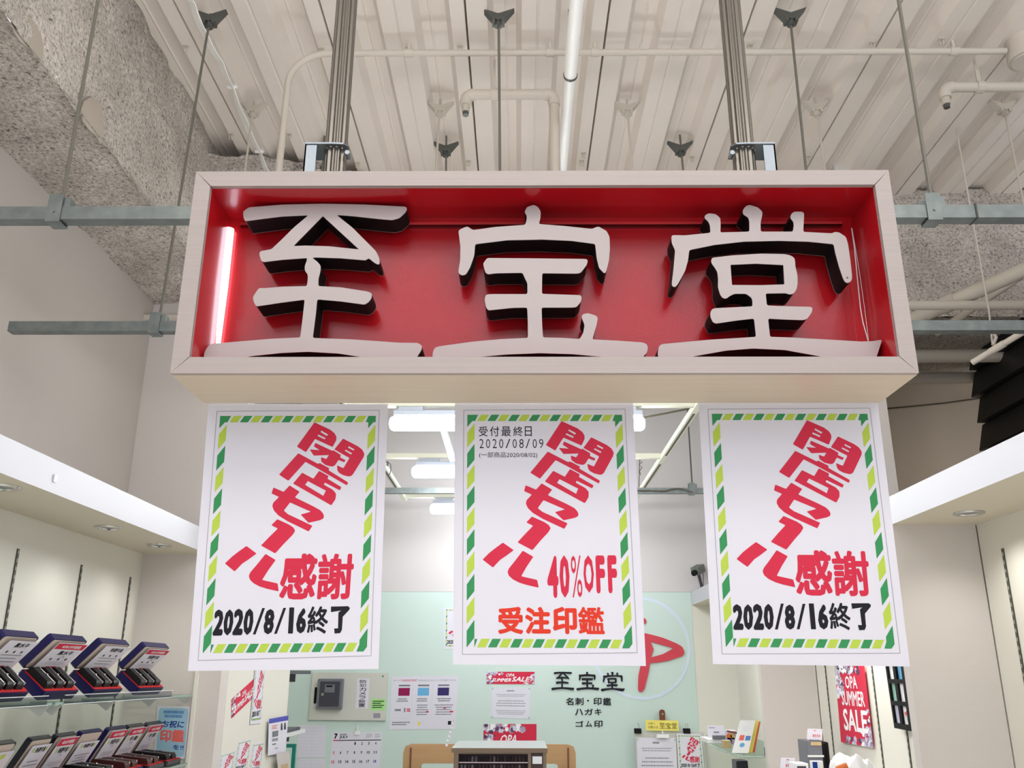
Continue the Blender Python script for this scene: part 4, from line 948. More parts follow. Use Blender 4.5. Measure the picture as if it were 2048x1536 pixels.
for s in (0.62, 0.8):
    MB().tube([f(s, 0.18, 0.004), f(s + 0.02, 0.36, 0.004)], [0.003, 0.005], 7).build('pen', M_dgrey, t)
sh = sheet_px([(553, 1508), (578, 1502), (584, 1560), (560, 1566)], X=-1.27); f = sh.f
t = thing('clear_bag', f(0.5, 1), 'small clear bag with a brown item hanging below the pen card', 'bag')
sh.board(0.002).build('bag_film', mat('cloudy_bag', (206, 196, 192), 0.4), t)
mb = MB(); rect(mb, f, 0.2, 0.4, 0.8, 0.95); mb.build('item', M_card, t)
# shelves in the left rear recess
for z_, m_, lb, y1 in ((1.603, M_dgrey, 'dark shelf board end at eye level in the rear left recess', 6.35), (1.235, M_white, 'white shelf board with dark goods in the rear left recess', 6.30)):
    t = thing('wall_shelf', (-1.58, 5.8, z_), lb, 'shelf')
    MB().box((-1.738, 5.3, z_), (-1.42, y1, z_ + 0.022)).build('shelf_board', m_, t)
    for y in (5.5, y1 - 0.1): MB().box((-1.738, y, z_ - 0.05), (-1.5, y + 0.006, z_)).build('shelf_bracket', M_mgrey, t)
t = thing('goods_tray', (-1.5, 5.8, 1.257), 'flat dark tray lying on the white recess shelf', 'tray'); MB().box((-1.6, 5.35, 1.257), (-1.43, 6.2, 1.275)).box((-1.6, 5.35, 1.275), (-1.43, 5.37, 1.30)).build('tray_body', M_dgrey, t, bevel=0.003)
a = P(573, 1488, Y=5.6); t = thing('teal_frame', (a.x, 5.6, 1.0), 'teal plastic stand below the recess shelf', 'stand'); MB().box((a.x, 5.6, a.z - 0.02), (a.x + 0.055, 5.62, a.z)).box((a.x + 0.035, 5.6, 0.0), (a.x + 0.055, 5.62, a.z - 0.02)).build('stand_body', M_teal, t)

# ================================================================== BACK WALL
YW = 7.093
def ruled(name, q, label, cols=2, rows=9, Y=YW):
    sh = sheet_px(q, Y=Y); f = sh.f; t = thing(name, f(0.5, 1), label, 'paper'); sh.board().build('paper_sheet', M_paper, t)
    mb = MB()
    for k in range(rows): rect(mb, f, 0.04, (k + 0.8) / (rows + 1), 0.96, (k + 0.8) / (rows + 1) + 0.006)
    rect(mb, f, 0.5, 0.03, 0.506, 0.97); mb.build('ruled_lines', M_lav, t); return t
ruled('price_list', [(598, 1450), (652, 1450), (650, 1515), (594, 1515)], 'pale ruled price list taped on the green wall, upper one')
ruled('price_list', [(596, 1517), (651, 1517), (648, 1580), (592, 1580)], 'pale ruled price list taped on the green wall, lower one')
# beige board with meter
sh = sheet_px([(625, 1345), (776, 1346), (771, 1441), (617, 1440)], Y=YW - 0.02); f = sh.f
t = thing('meter_board', f(0.5, 1), 'beige metal board with a grey meter box, security camera notice and handle slot', 'board')
hole = rounded([(0.045, 0.31), (0.082, 0.31), (0.082, 0.66), (0.045, 0.66)], 0.02)
mb = MB(); mb.prism([(0, 0), (1, 0), (1, 1), (0, 1)], [hole], lambda s, v_, d: f(s, v_, d), -0.018, 0.0); mb.build('board_panel', M_beige, t)
mb = MB(); rect(mb, f, 0.03, 0.29, 0.10, 0.68, 0, -0.015); mb.build('handle_recess', M_black, t)
def fbox(f, s0, t0, s1, t1, d0, d1): return MB().hexa([f(s0, t1, d0), f(s1, t1, d0), f(s1, t0, d0), f(s0, t0, d0), f(s0, t1, d1), f(s1, t1, d1), f(s1, t0, d1), f(s0, t0, d1)])
mt = fbox(f, 0.10, 0.13, 0.43, 0.77, 0, 0.05).build('meter_box', M_mgrey, t, bevel=0.006)
fbox(f, 0.135, 0.19, 0.395, 0.71, 0.05, 0.056).build('meter_window', M_dgrey, mt, bevel=0.002)
fbox(f, 0.20, 0.25, 0.33, 0.42, 0.056, 0.060).build('meter_dial', M_mgrey, mt)
fbox(f, 0.22, 0.27, 0.30, 0.305, 0.060, 0.061).build('meter_display', M_black, mt)
fbox(f, 0.16, 0.43, 0.195, 0.49, 0.056, 0.062).build('meter_knob', M_silver, mt)
l1 = fbox(f, 0.60, 0.12, 0.76, 0.75, 0, 0.001).build('notice_label', M_paper, t)
mb = MB()
for i, ch in enumerate('防犯カメラ設置'): put_text(mb, f, ch, (0.635, 0.15 + i * 0.083, 0.725, 0.222 + i * 0.083), 0.01, 0, 0, 0.0016)
mb.build('label_lettering', M_pblk, l1)
l2 = fbox(f, 0.80, 0.55, 0.985, 0.79, 0, 0.001).build('green_label', M_lgreen, t)
mb = MB(); scribble(mb, f, 0.82, 0.59, 0.97, 0.76, 4, R, 0, 0.5, d=0.0016); mb.build('label_print', M_pblk, l2)
fbox(f, 0.84, 0.85, 0.93, 0.95, 0, 0.001).build('small_label', M_pgry, t)
mb = MB(); poly(mb, f, [(0.935 + 0.013 * math.cos(a), 0.07 + 0.02 * math.sin(a)) for a in [k * math.pi / 5 for k in range(10)]], d=0.0008); mb.build('round_sticker', M_pdg, t)
# points poster
sh = sheet_px([(784, 1353), (917, 1352), (911, 1458), (778, 1459)], Y=YW); f = sh.f
t = thing('point_card_poster', f(0.5, 1), 'white point card poster showing three coloured cards on the green wall', 'poster')
sh.board().build('paper_sheet', M_paper, t)
mb = MB()
for s0, mi in ((0.11, 0), (0.40, 1), (0.70, 2)):
    rect(mb, f, s0, 0.22, s0 + 0.17, 0.37, mi); rect(mb, f, s0, 0.16, s0 + 0.17, 0.19, 3)
poly(mb, f, [(0.43, 0.84), (0.48, 0.89), (0.43, 0.95)], mi=4); rect(mb, f, 0.88, 0.85, 0.93, 0.92, 5)
rect(mb, f, 0.32, 0.15, 0.323, 0.78, 6); rect(mb, f, 0.62, 0.15, 0.623, 0.78, 6); rect(mb, f, 0.05, 0.79, 0.95, 0.793, 6)
mb.build('card_pictures', [M_maroon, M_sky, M_indigo, M_mgrey, M_yellow, M_pblk, M_lav], t)
mb = MB(); put_text(mb, f, 'オーパで', (0.03, 0.06, 0.145, 0.10)); put_text(mb, f, 'がたまる!たまったポイントがその場でつかえる!!', (0.40, 0.06, 0.97, 0.10)); scribble(mb, f, 0.07, 0.42, 0.28, 0.50, 2, R, 0, 0.5, True); scribble(mb, f, 0.37, 0.42, 0.57, 0.50, 2, R, 0, 0.5, True); scribble(mb, f, 0.66, 0.42, 0.95, 0.50, 2, R, 0, 0.5, True)
put_text(mb, f, '1', (0.21, 0.6, 0.23, 0.68), 0.02); scribble(mb, f, 0.07, 0.62, 0.17, 0.66, 1, R, 0, 0.9); scribble(mb, f, 0.36, 0.54, 0.60, 0.76, 5, R, 0, 0.4, True); scribble(mb, f, 0.66, 0.54, 0.95, 0.76, 5, R, 0, 0.4, True); scribble(mb, f, 0.04, 0.86, 0.40, 0.94, 2, R, 0, 0.5)
mb.build('grey_print', M_mgrey, t)
mb = MB(); put_text(mb, f, 'WAON POINT', (0.155, 0.055, 0.385, 0.10), 0.01); scribble(mb, f, 0.25, 0.61, 0.32, 0.68, 2, R, 0, 0.7); rect(mb, f, 0.54, 0.66, 0.58, 0.69); rect(mb, f, 0.80, 0.6, 0.84, 0.62); rect(mb, f, 0.9, 0.66, 0.95, 0.69); mb.build('red_print', M_pred, t)
# calendar
sh = sheet_px([(665, 1465), (764, 1464), (757, 1592), (653, 1594)], Y=YW); f = sh.f
t = thing('calendar', f(0.5, 1), 'white July 2020 wall calendar hung from a clip on the green wall', 'calendar')
sh.board(0.003).build('paper_sheet', M_paper, t)
mb = MB(); rd = MB(); bl_ = MB()
put_text(mb, f, '7', (0.04, 0.015, 0.11, 0.10), 0.06); put_text(mb, f, '2020', (0.15, 0.02, 0.29, 0.048), 0.02); put_text(mb, f, 'JULY', (0.15, 0.055, 0.32, 0.105), 0.04)
rect(mb, f, 0.03, 0.12, 0.99, 0.133); scribble(mb, f, 0.68, 0.03, 0.82, 0.10, 4, R, 1, 0.4); scribble(mb, f, 0.86, 0.03, 0.98, 0.10, 4, R, 1, 0.4)
rect(rd, f, 0.03, 0.118, 0.13, 0.134, 0, 0.0006)
for d_ in range(1, 26):
    c = (d_ + 2) % 7; r = (d_ + 2) // 7; x = 0.03 + c * 0.138; y = 0.155 + r * 0.142; s_ = str(d_); wd = 0.028 if len(s_) == 1 else 0.058
    tgt = rd if (c == 0 or d_ in (23, 24)) else (bl_ if c == 6 else mb)
    put_text(tgt, f, s_, (x + 0.03 - wd / 2, y, x + 0.03 + wd / 2, y + 0.045), 0.035)
mb.build('black_figure_print', [M_pblk, M_pgry], t); rd.build('red_figure_print', M_pred, t); bl_.build('blue_figure_print', M_dblue, t)
q = f(0.5, 0); MB().box(q + Vector((-0.02, -0.012, -0.02)), q + Vector((0.02, 0.0, 0.012))).tube([q + Vector((0, -0.01, 0.012)), q + Vector((0, -0.012, 0.05))], 0.006, 8).build('hanging_clip', M_white, t, bevel=0.002)
summer_poster('summer_sale_poster', sheet_px([(973, 1343.5), (1069, 1343.5), (1069, 1368.5), (973, 1368)], Y=YW), 'strip', 'small red summer sale strip on the green wall above the typed notice', 3.6, 2)
summer_poster('summer_sale_poster', sheet_px([(967, 1448), (1073, 1448), (1073, 1528), (967, 1528)], Y=YW), 'big', 'larger red summer sale poster on the green wall partly hidden by the brown cabinet', 1.3, 3)
def notice(q, Y, label, name='typed_notice'):
    sh = sheet_px(q, Y=Y); f = sh.f; t = thing(name, f(0.5, 1), label, 'notice'); sh.board().build('paper_sheet', M_paper, t)
    mb = MB(); scribble(mb, f, 0.36, 0.09, 0.62, 0.13, 1, R, 1, 0.9, True)
    for a, c, n in ((0.22, 0.32, 2), (0.42, 0.66, 3), (0.74, 0.90, 3)): scribble(mb, f, 0.08, a, 0.92, c, n, R, 0, 0.35, True)
    mb.build('typed_print', [M_pgry, M_mgrey], t)
    for s, v_ in ((0.03, 0.04), (0.97, 0.04), (0.03, 0.96), (0.97, 0.96)): MB().tube([f(s, v_, 0), f(s, v_, 0.004)], 0.006, 8).build('pin', M_leaf, t)
    return t
notice([(983, 1375), (1061, 1375), (1060, 1438), (982, 1436)], YW, 'white typed notice pinned on the green wall under the red strip')
sale_poster('sale_sheet', sheet_px([(888, 1215), (948, 1215), (948, 1298), (887, 1298)], Y=YW), 'thanks', 'small closing sale sheet high on the green wall, half behind the middle poster', 'small closing sale sheets', detail=False)
# shop name on the wall
def wall_text(items, label, m, cat='lettering', name='wall_lettering', d=0.003):
    sh = Sheet(P(1100, 1330, Y=YW), P(1260, 1330, Y=YW), P(1260, 1460, Y=YW), P(1100, 1460, Y=YW)); f0 = sh.f
    f = lambda u, v_, dd: f0((u - 1100) / 160, (v_ - 1330) / 130, dd)
    t = thing(name, f(1176, items[-1][4], 0), label, cat); 
    for ch, x0, y0, x1, y1, of in items:
        mb = MB(); put_text(mb, f, ch, (x0, y0, x1, y1), of, 0, 0, d); mb.build('character', m, t)
    return t
sh0 = Sheet(P(1100, 1330, Y=YW), P(1260, 1330, Y=YW), P(1260, 1460, Y=YW), P(1100, 1460, Y=YW))
t = thing('shop_name_lettering', P(1176, 1383, Y=YW), 'black cut shop name characters on the green wall', 'lettering')
for k, (bx0, by0, bx1, by1) in enumerate([(1103, 1344, 1148, 1381), (1153, 1344, 1198, 1381), (1202, 1344, 1249, 1383)]):
    comps = char_outline(k); xs = [p[0] for o, _ in comps for p in o]; zs = [p[1] for o, _ in comps for p in o]
    ax, bx, az, bz = min(xs), max(xs), min(zs), max(zs)
    def fn(x, z_, d, ax=ax, bx=bx, az=az, bz=bz, q=(bx0, by0, bx1, by1)):
        u = q[0] + (x - ax) / (bx - ax) * (q[2] - q[0]); v_ = q[3] - (z_ - az) / (bz - az) * (q[3] - q[1]); return sh0.f((u - 1100) / 160, (v_ - 1330) / 130, d)
    mb = MB()
    for o, hs in comps:
        for i_, (du, dv) in enumerate(((0, 0), (1, 0), (-1, 0), (0, 1), (0, -1))):
            mb.prism([(x + du * 0.0035, z_ + dv * 0.0035) for x, z_ in o], [[(x + du * 0.0035, z_ + dv * 0.0035) for x, z_ in h] for h in hs], fn, 0.006 + 0.0001 * i_, 0.0)
    mb.build('character', M_pblk, t)
wall_text([('名', 1132, 1396, 1147, 1411, 0.022), ('刺', 1150, 1396, 1167, 1411, 0.022), ('・', 1174, 1400, 1178, 1404, 0.0), ('印', 1187, 1396, 1203, 1411, 0.022), ('鑑', 1206, 1396, 1222, 1411, 0.022)], 'dark line of characters for name cards and seals under the wall shop name', M_pblk)
wall_text([('ハ', 1150, 1418, 1166, 1431, 0.022), ('ガ', 1169, 1418, 1186, 1431, 0.022), ('キ', 1189, 1418, 1203, 1431, 0.022)], 'dark line of three characters for postcards on the green wall', M_pblk)
wall_text([('ゴ', 1151, 1442, 1167, 1454, 0.022), ('ム', 1171, 1442, 1184, 1454, 0.022), ('印', 1188, 1441, 1205, 1455, 0.022)], 'dark lowest line of characters for rubber stamps on the green wall', M_pblk)
# emblem: ring and red seal character
c0 = P(1282, 1295, Y=YW); rr = (P(1381, 1295, Y=YW) - c0).x
t = thing('wall_emblem', c0 - Vector((0, 0, rr)), 'large pale ring emblem with a red brushed seal character on the green wall', 'emblem')
n = 72; mb = MB()
mb.prism([(c0.x + rr * math.cos(2 * math.pi * k / n), c0.z + rr * math.sin(2 * math.pi * k / n)) for k in range(n)], [[(c0.x + (rr - 0.023) * math.cos(2 * math.pi * k / n), c0.z + (rr - 0.023) * math.sin(2 * math.pi * k / n)) for k in range(n)]], lambda x, z_, d: (x, d, z_), YW - 0.001, YW + 0.002)
mb.build('ring', M_logow, t)
fz = lambda L: [(lambda q: (q.x, q.z))(P(1260 + x / 4.518, 1080 + y / 4.518, Y=YW)) for x, y in L]
mb = MB(); fn = lambda x, z_, d: (x, d, z_)
mb.prism(rounded(fz([(60, 835), (145, 845), (230, 865), (300, 885), (420, 935), (470, 965), (487, 1005), (487, 1030), (470, 1050), (350, 1090), (260, 1106), (178, 1112), (165, 1200), (130, 1340), (115, 1365), (95, 1375), (75, 1365), (72, 1340), (75, 1230), (100, 1110)]), 0.01), [fz([(185, 920), (392, 978), (300, 1030), (187, 1062), (212, 985)])], fn, YW - 0.012, YW)
mb.build('red_stroke', M_logor, t)
mb = MB(); mb.prism(rounded(fz([(-160, 820), (-60, 760), (-40, 800), (-110, 850), (-115, 960), (-20, 950), (-20, 1000), (-115, 1010), (-110, 1080), (-10, 1060), (-5, 1100), (-150, 1118), (-165, 1000)]), 0.01), [], fn, YW - 0.012, YW); mb.build('red_stroke', M_logor, t)
mb = MB(); mb.prism(rounded(fz([(90, 700), (130, 705), (150, 735), (135, 760), (90, 755)]), 0.01), [], fn, YW - 0.012, YW); mb.build('red_stroke', M_logor, t)

# strap, white board, clips and sheets at the right of the green wall
YB2 = 7.03
t = thing('leather_strap', P(1325, 1445, Y=YB2), 'brown leather strap screwed on the green wall above the yellow card', 'strap')
q0, q1 = P(1318, 1419, Y=YB2), P(1331, 1447, Y=YB2)
MB().prism(rounded([(q0.x, q1.z), (q1.x, q1.z), (q1.x, q0.z), (q0.x, q0.z)], 0.022), [], lambda x, z_, d: (x, d, z_), YB2 - 0.004, YB2 + 0.004).box((q0.x + 0.01, YB2, q1.z + 0.02), (q1.x - 0.01, 7.094, q1.z + 0.08)).build('strap_band', M_leather, t)
q = P(1325, 1428, Y=YB2); MB().tube([(q.x, YB2 - 0.008, q.z), (q.x, YB2 - 0.003, q.z)], 0.006, 8).build('rivet', M_silver, t)
sh = sheet_px([(1269, 1463), (1407, 1464), (1420, 1600), (1274, 1600)], Y=YB2 - 0.01); f = sh.f
t = thing('clip_board', f(0.5, 1), 'white board standing at the right of the green wall, held papers in two black clips', 'board')
sh.board(0.012).build('board_panel', M_beige, t)
for u in (1276, 1374):
    a, c = P(u - 7, 1457, Y=YB2 - 0.03), P(u + 7, 1467, Y=YB2 - 0.03); k_ = MB().box((a.x, YB2 - 0.035, c.z), (c.x, YB2 + 0.01, a.z)).build('binder_clip', M_black, t, bevel=0.002)
    MB().tube([(a.x + 0.015, YB2 - 0.03, a.z), (a.x + 0.02, YB2 - 0.02, a.z + 0.035), (c.x - 0.02, YB2 - 0.02, a.z + 0.035), (c.x - 0.015, YB2 - 0.03, a.z)], 0.0022, 5).build('wire_handle', M_silver, k_)
sh = sheet_px([(1291, 1440), (1356, 1441), (1358, 1462), (1292, 1461)], Y=YB2 - 0.03); f = sh.f
t = thing('yellow_card', f(0.5, 1), 'yellow card with the shop name standing on top of the white board', 'card')
sh.board(0.002).build('card_sheet', M_yellow, t)
mb = MB(); put_text(mb, f, '至宝堂', (0.42, 0.22, 0.95, 0.80), 0.01); put_text(mb, f, '印章と', (0.07, 0.22, 0.28, 0.45), 0.0); put_text(mb, f, '印鑑の店', (0.07, 0.55, 0.38, 0.80), 0.0); mb.build('card_lettering', mat('olive_print', (104, 92, 30), 0.7), t)
notice([(1273, 1475), (1352, 1476), (1356, 1570), (1276, 1570)], YB2 - 0.025, 'white typed notice clipped on the white board beside the small sale sheet')
sale_poster('sale_sheet', sheet_px([(1353, 1467), (1402, 1468), (1410, 1545), (1357, 1543)], Y=YB2 - 0.027), 'thanks', 'small closing sale sheet clipped on the white board', 'small closing sale sheets', detail=False)
a = P(1325, 1467, Y=6.98); t = thing('hook_tag', a, 'small white hook tag hanging under the yellow card', 'tag'); MB().box((a.x - 0.045, 6.975, a.z - 0.03), (a.x + 0.045, 6.98, a.z - 0.005)).tube([(a.x, 6.978, a.z - 0.005), (a.x, 6.978, a.z + 0.02)], 0.006, 6).build('tag_plate', M_white, t)

# security camera on the right fascia
a = P(1404, 1172, X=1.42); t = thing('security_camera', (1.42, a.y, 2.22), 'small dark green grey security camera on top of the right fascia', 'camera')
hx_, hy_ = 1.42, a.y
b1 = P(1395, 1140, Y=hy_)
MB().tube([(hx_, hy_, 2.22), (hx_, hy_, 2.24)], 0.035, 14).tube([(hx_, hy_, 2.24), (b1.x + 0.0, hy_ - 0.02, b1.z - 0.02)], 0.012, 8).build('stand', M_dgrey, t, smooth=True)
ax_ = Vector((-0.5, -0.75, -0.28)).normalized(); c = b1 + Vector((0, -0.02, 0.0)); sd = ax_.cross(Vector((0, 0, 1))).normalized(); up = sd.cross(ax_)
mb = MB(); L_, W_, T_ = 0.065, 0.035, 0.03
mb.hexa([c + ax_ * x + sd * y + up * z_ for x, y, z_ in ((-L_, -W_, -T_), (L_, -W_, -T_), (L_, W_, -T_), (-L_, W_, -T_), (-L_, -W_, T_), (L_, -W_, T_), (L_, W_, T_), (-L_, W_, T_))])
mb.build('camera_body', mat('olive_grey_plastic', (110, 116, 106), 0.5), t, bevel=0.006)
MB().tube([c + ax_ * L_ - up * 0.008, c + ax_ * (L_ + 0.03) - up * 0.008], 0.022, 12).build('lens', M_black, t, smooth=True)
MB().tube([c - ax_ * L_, c - ax_ * (L_ + 0.03) - up * 0.02, c - ax_ * (L_ + 0.01) - up * 0.08, (hx_ + 0.01, hy_, 2.26)], 0.003, 6).build('cable', M_dgrey, t)

# ================================================================== FURNITURE AT THE BOTTOM
# plywood board with rounded corners behind the cabinet
Yp = 6.0; q0, q1 = P(807, 1488, Y=Yp), P(1151, 1487, Y=Yp); r_ = 0.05
t = thing('plywood_stand', ((q0.x + q1.x) / 2, Yp, 0), 'tan plywood display frame with rounded corners behind the brown cabinet', 'stand')
w0 = P(842, 1527, Y=Yp); w1 = P(1116, 1524, Y=Yp)
MB().prism(rounded([(q0.x, 0), (q1.x, 0), (q1.x, q0.z), (q0.x, q0.z)], r_), [rounded([(w0.x, 0.5), (w1.x, 0.5), (w1.x, w0.z), (w0.x, w0.z)], 0.02)], lambda x, z_, d: (x, d, z_), Yp, Yp + 0.03).build('plywood_panel', M_wood, t)
for u in (822, 1136):
    x_ = P(u, 1495, Y=Yp).x; MB().box((x_ - 0.004, Yp - 0.012, 0.0), (x_ + 0.004, Yp, q0.z - 0.02)).build('edge_batten', M_leather, t)
# brown seal cabinet
Yk = 4.9; f0, f1 = P(903, 1496, Y=Yk), P(1095, 1495, Y=Yk); zt = f0.z; yb = P(985, 1481, Z=zt).y; zc0 = 1.02
t = thing('seal_cabinet', ((f0.x + f1.x) / 2, (Yk + yb) / 2, zc0), 'brown display cabinet with rows of seals behind glass, metal grey top', 'cabinet')
MB().box((f0.x, Yk, zt - 0.022), (f1.x, yb, zt)).build('cabinet_top', [M_cab, M_cabt], t)
o_ = [c for c in t.children][-1]
for p in o_.data.polygons: p.material_index = 1 if p.normal.z > 0.9 else 0
xs0, xs1 = f0.x + 0.012, f1.x - 0.006; w0 = P(917, 1508, Y=Yk); w1 = P(1056, 1508, Y=Yk); dk0 = P(1062, 1503, Y=Yk).x; dk1 = P(1086, 1503, Y=Yk).x
cbn = MB(); cbn.box((xs0, Yk + 0.02, zc0), (xs0 + 0.012, yb - 0.02, zt - 0.022)); cbn.box((xs1 - 0.012, Yk + 0.02, zc0), (xs1, yb - 0.02, zt - 0.022)); cbn.box((xs0, yb - 0.03, zc0), (xs1, yb - 0.02, zt - 0.022)); cbn.box((xs0, Yk + 0.02, zc0), (xs1, yb - 0.02, zc0 + 0.012))
cbn.build('carcass', M_cab, t)
fr = MB(); fr.box((xs0, Yk + 0.006, zc0), (w0.x, Yk + 0.02, zt - 0.022)); fr.box((w0.x, Yk + 0.006, w0.z), (w1.x, Yk + 0.02, zt - 0.022)); fr.box((w1.x, Yk + 0.006, zc0), (dk0, Yk + 0.02, zt - 0.022)); fr.box((dk1, Yk + 0.006, zc0), (xs1, Yk + 0.02, zt - 0.022)); fr.build('front_frame', M_cab, t)
MB().box((dk0, Yk + 0.010, zc0), (dk1, Yk + 0.02, zt - 0.022)).build('dark_strip', M_cabd, t)
a, c = P(1065, 1513, Y=Yk), P(1084, 1528, Y=Yk); MB().box((a.x, Yk + 0.007, c.z), (c.x, Yk + 0.010, a.z)).build('silver_sticker', M_silver, t)
MB().box((w0.x, Yk + 0.09, zc0), (w1.x, Yk + 0.10, w0.z)).build('inner_panel', M_cabd, t)
for r in range(7):
    zr = w0.z - 0.045 - r * 0.040
    if zr < zc0 + 0.02: break
    MB().box((w0.x, Yk + 0.03, zr), (w1.x, Yk + 0.09, zr + 0.005)).build('seal_rack', M_silver, t)
    for k in range(18):
        x_ = w0.x + 0.014 + k * (w1.x - w0.x - 0.02) / 18
        MB().tube([(x_, Yk + 0.045, zr + 0.005), (x_, Yk + 0.045, zr + 0.030)], 0.0065, 7).build('seal', R.choice([M_cabd, M_sealr, M_sealb, M_mgrey]), t)
MB().box((w0.x, Yk + 0.012, zc0), (w1.x, Yk + 0.014, w0.z)).build('glass_front', M_acry, t)
cnt = thing('counter', (0, 5.2, 0), 'plain white counter carrying the brown seal cabinet below the picture', 'counter')
MB().box((-0.9, 4.75, 0.98), (0.9, 5.75, 1.02)).build('counter_top', M_white, cnt); MB().box((-0.85, 4.8, 0), (0.85, 5.7, 0.98)).build('counter_body', M_beige, cnt)
# string of tags
t = thing('tag_string', P(893, 1492, Y=4.93), 'string of small white tags hanging at the left corner of the cabinet', 'tags')
for i in range(6):
    p = P(905.5 - i * 2.4, 1447 + i * 8.6, Y=4.96); s_ = 0.0075
    MB().add([p + Vector((-s_, 0, -s_ * 0.8)), p + Vector((s_ * 0.7, 0.002, -s_)), p + Vector((s_, 0, s_ * 0.7)), p + Vector((-s_ * 0.7, 0.002, s_))], [(0, 1, 2, 3)]).build('tag', M_paper, t)
MB().tube([P(908, 1440, Y=4.965), P(893, 1492, Y=4.965)], 0.0012, 5).build('string', M_pgry, t)

# ================================================================== RIGHT SIDE
summer_poster('summer_sale_poster', sheet_px([(1669, 1331), (1728, 1329), (1747, 1496), (1682, 1484)], X=XR - 0.012), 'tall', 'tall red summer sale poster on the right shelf wall', 0.75, 4)
sh = sheet_px([(1775, 1320), (1813, 1318), (1832, 1463), (1795, 1456)], X=XR - 0.02); f = sh.f
t = thing('stamp_rack', f(0.5, 1), 'black lattice frame holding small picture panels on the right wall', 'frame')
mb = MB(); holes = []
for r in range(3):
    for c in range(2):
        s0 = 0.08 + c * 0.44; t0 = 0.03 + r * 0.318; holes.append([(s0, t0), (s0 + 0.30, t0), (s0 + 0.30, t0 + 0.255), (s0, t0 + 0.255)])
mb.prism([(0, 0), (1, 0), (1, 1), (0, 1)], holes, lambda s, v_, d: f(s, v_, d), 0.0, 0.014); mb.build('lattice', M_black, t)
for h_, m_ in zip(holes, (M_pwht, M_sky, M_leaf, M_pwht, M_lav, M_pwht)):
    mb = MB(); rect(mb, f, h_[0][0], h_[0][1], h_[2][0], h_[2][1], 0, 0.004)
    if m_ is M_pwht and h_[0][1] > 0.6:
        poly(mb, f, [(h_[0][0] + 0.05, h_[0][1] + 0.1), (h_[0][0] + 0.2, h_[0][1] + 0.06), (h_[0][0] + 0.15, h_[0][1] + 0.16)], mi=1, d=0.005); poly(mb, f, [(h_[0][0] + 0.12, h_[0][1] + 0.16), (h_[0][0] + 0.26, h_[0][1] + 0.18), (h_[0][0] + 0.2, h_[0][1] + 0.25)], mi=2, d=0.005)
    mb.build('picture_panel', [m_, M_salm, M_leaf], t)
# corner glass shelf in the rear right bay
zs = P(1536, 1511, Y=5.3).z
t = thing('corner_glass_shelf', (1.5, 6.0, zs), 'curved corner glass shelf between the right panel and the green wall', 'shelf')
cv = [(1.655, 5.255), (1.36, 5.255)]
A_ = P(1536, 1511, Z=zs); Bm = [P(u, v, Z=zs) for u, v in ((1480, 1512), (1450, 1502), (1418, 1488))]
outl = [(1.655, 5.255), (A_.x, 5.255)] + [(q.x, q.y) for q in Bm] + [(1.40, 7.08), (1.655, 7.08)]
MB().prism(outl, [], lambda x, y, d: (x, y, d), zs - 0.008, zs).build('glass_panel', M_glass, t)
mb = MB(); mb.tube([Vector((x, y, zs - 0.004)) for x, y in outl[1:-1]], 0.0045, 5); mb.build('glass_edge', mat('green_glass_edge', (150, 176, 162), 0.2), t)
q = P(1532, 1503, Y=5.26); t = thing('shelf_clamp', (q.x, 5.26, zs), 'small black clamp holding the front end of the curved corner shelf', 'clamp'); MB().tube([(q.x, 5.265, zs), (q.x, 5.265, zs + 0.045)], 0.008, 8).build('shelf_clamp', M_black, t)
zs2 = zs - 0.28; 
t = thing('corner_glass_shelf', (1.5, 6.0, zs2), 'plain lower glass shelf under the curved corner shelf', 'shelf')
MB().box((1.655, 5.255, zs2 - 0.008), (1.40, 7.08, zs2)).build('glass_panel', M_glass, t)
def stand_box(name, u0, v0, u1, v1, Y, dep, m, label, cat, zbase, bev=0.002):
    a, c = P(u0, v0, Y=Y), P(u1, v1, Y=Y); t = thing(name, ((a.x + c.x) / 2, Y + dep / 2, zbase), label, cat)
    MB().box((a.x, Y, zbase), (c.x, Y + dep, a.z)).build('box_body', m, t, bevel=bev); return t, a, c
# white box with a display card
Yb = 6.2
t, a, c = stand_box('display_box', 1415, 1478, 1456, 1490, Yb, 0.25, M_white, 'white box with an upright price card on the corner shelf', 'box', zs + 0.0012)
Sx = sheet_px([(1414, 1451), (1447, 1451), (1453, 1476), (1416, 1476)], Y=Yb + 0.03); Sx.board(0.002).build('price_card', M_paper, t)
mb = MB(); scribble(mb, Sx.f, 0.1, 0.15, 0.55, 0.21, 1, R, 0, 0.9); scribble(mb, Sx.f, 0.35, 0.48, 0.7, 0.6, 1, R, 0, 0.9); mb.build('card_print', M_mgrey, t)
q0, q1 = P(1426, 1471, Y=Yb - 0.01), P(1452, 1479, Y=Yb - 0.01); MB().box((q0.x, Yb - 0.01, q1.z), (q1.x, Yb + 0.02, q0.z)).build('grey_insert', M_mgrey, t)
t, a, c = stand_box('card_box', 1447, 1481, 1463, 1500, 5.8, 0.06, M_card, 'small brown cardboard box on the corner shelf edge', 'box', zs + 0.0012)
t, a, c = stand_box('stamp_set', 1455, 1461, 1474, 1480, 6.1, 0.08, M_lav, 'small clear stamp set between the white box and the booklets', 'stamp set', zs + 0.0012)
MB().tube([P(1454, 1462, Y=6.08), P(1474, 1466, Y=6.08)], 0.006, 7).build('red_pen', M_leather, t)
for k in range(2):
    for j in range(2):
        q = P(1458 + 8 * k, 1473 + 8 * j, Y=6.09); MB().tube([(q.x, 6.085, q.z), (q.x, 6.098, q.z)], 0.018, 10).build('stamp', [M_orange, M_mblue, M_card, M_mauve][k * 2 + j], t)
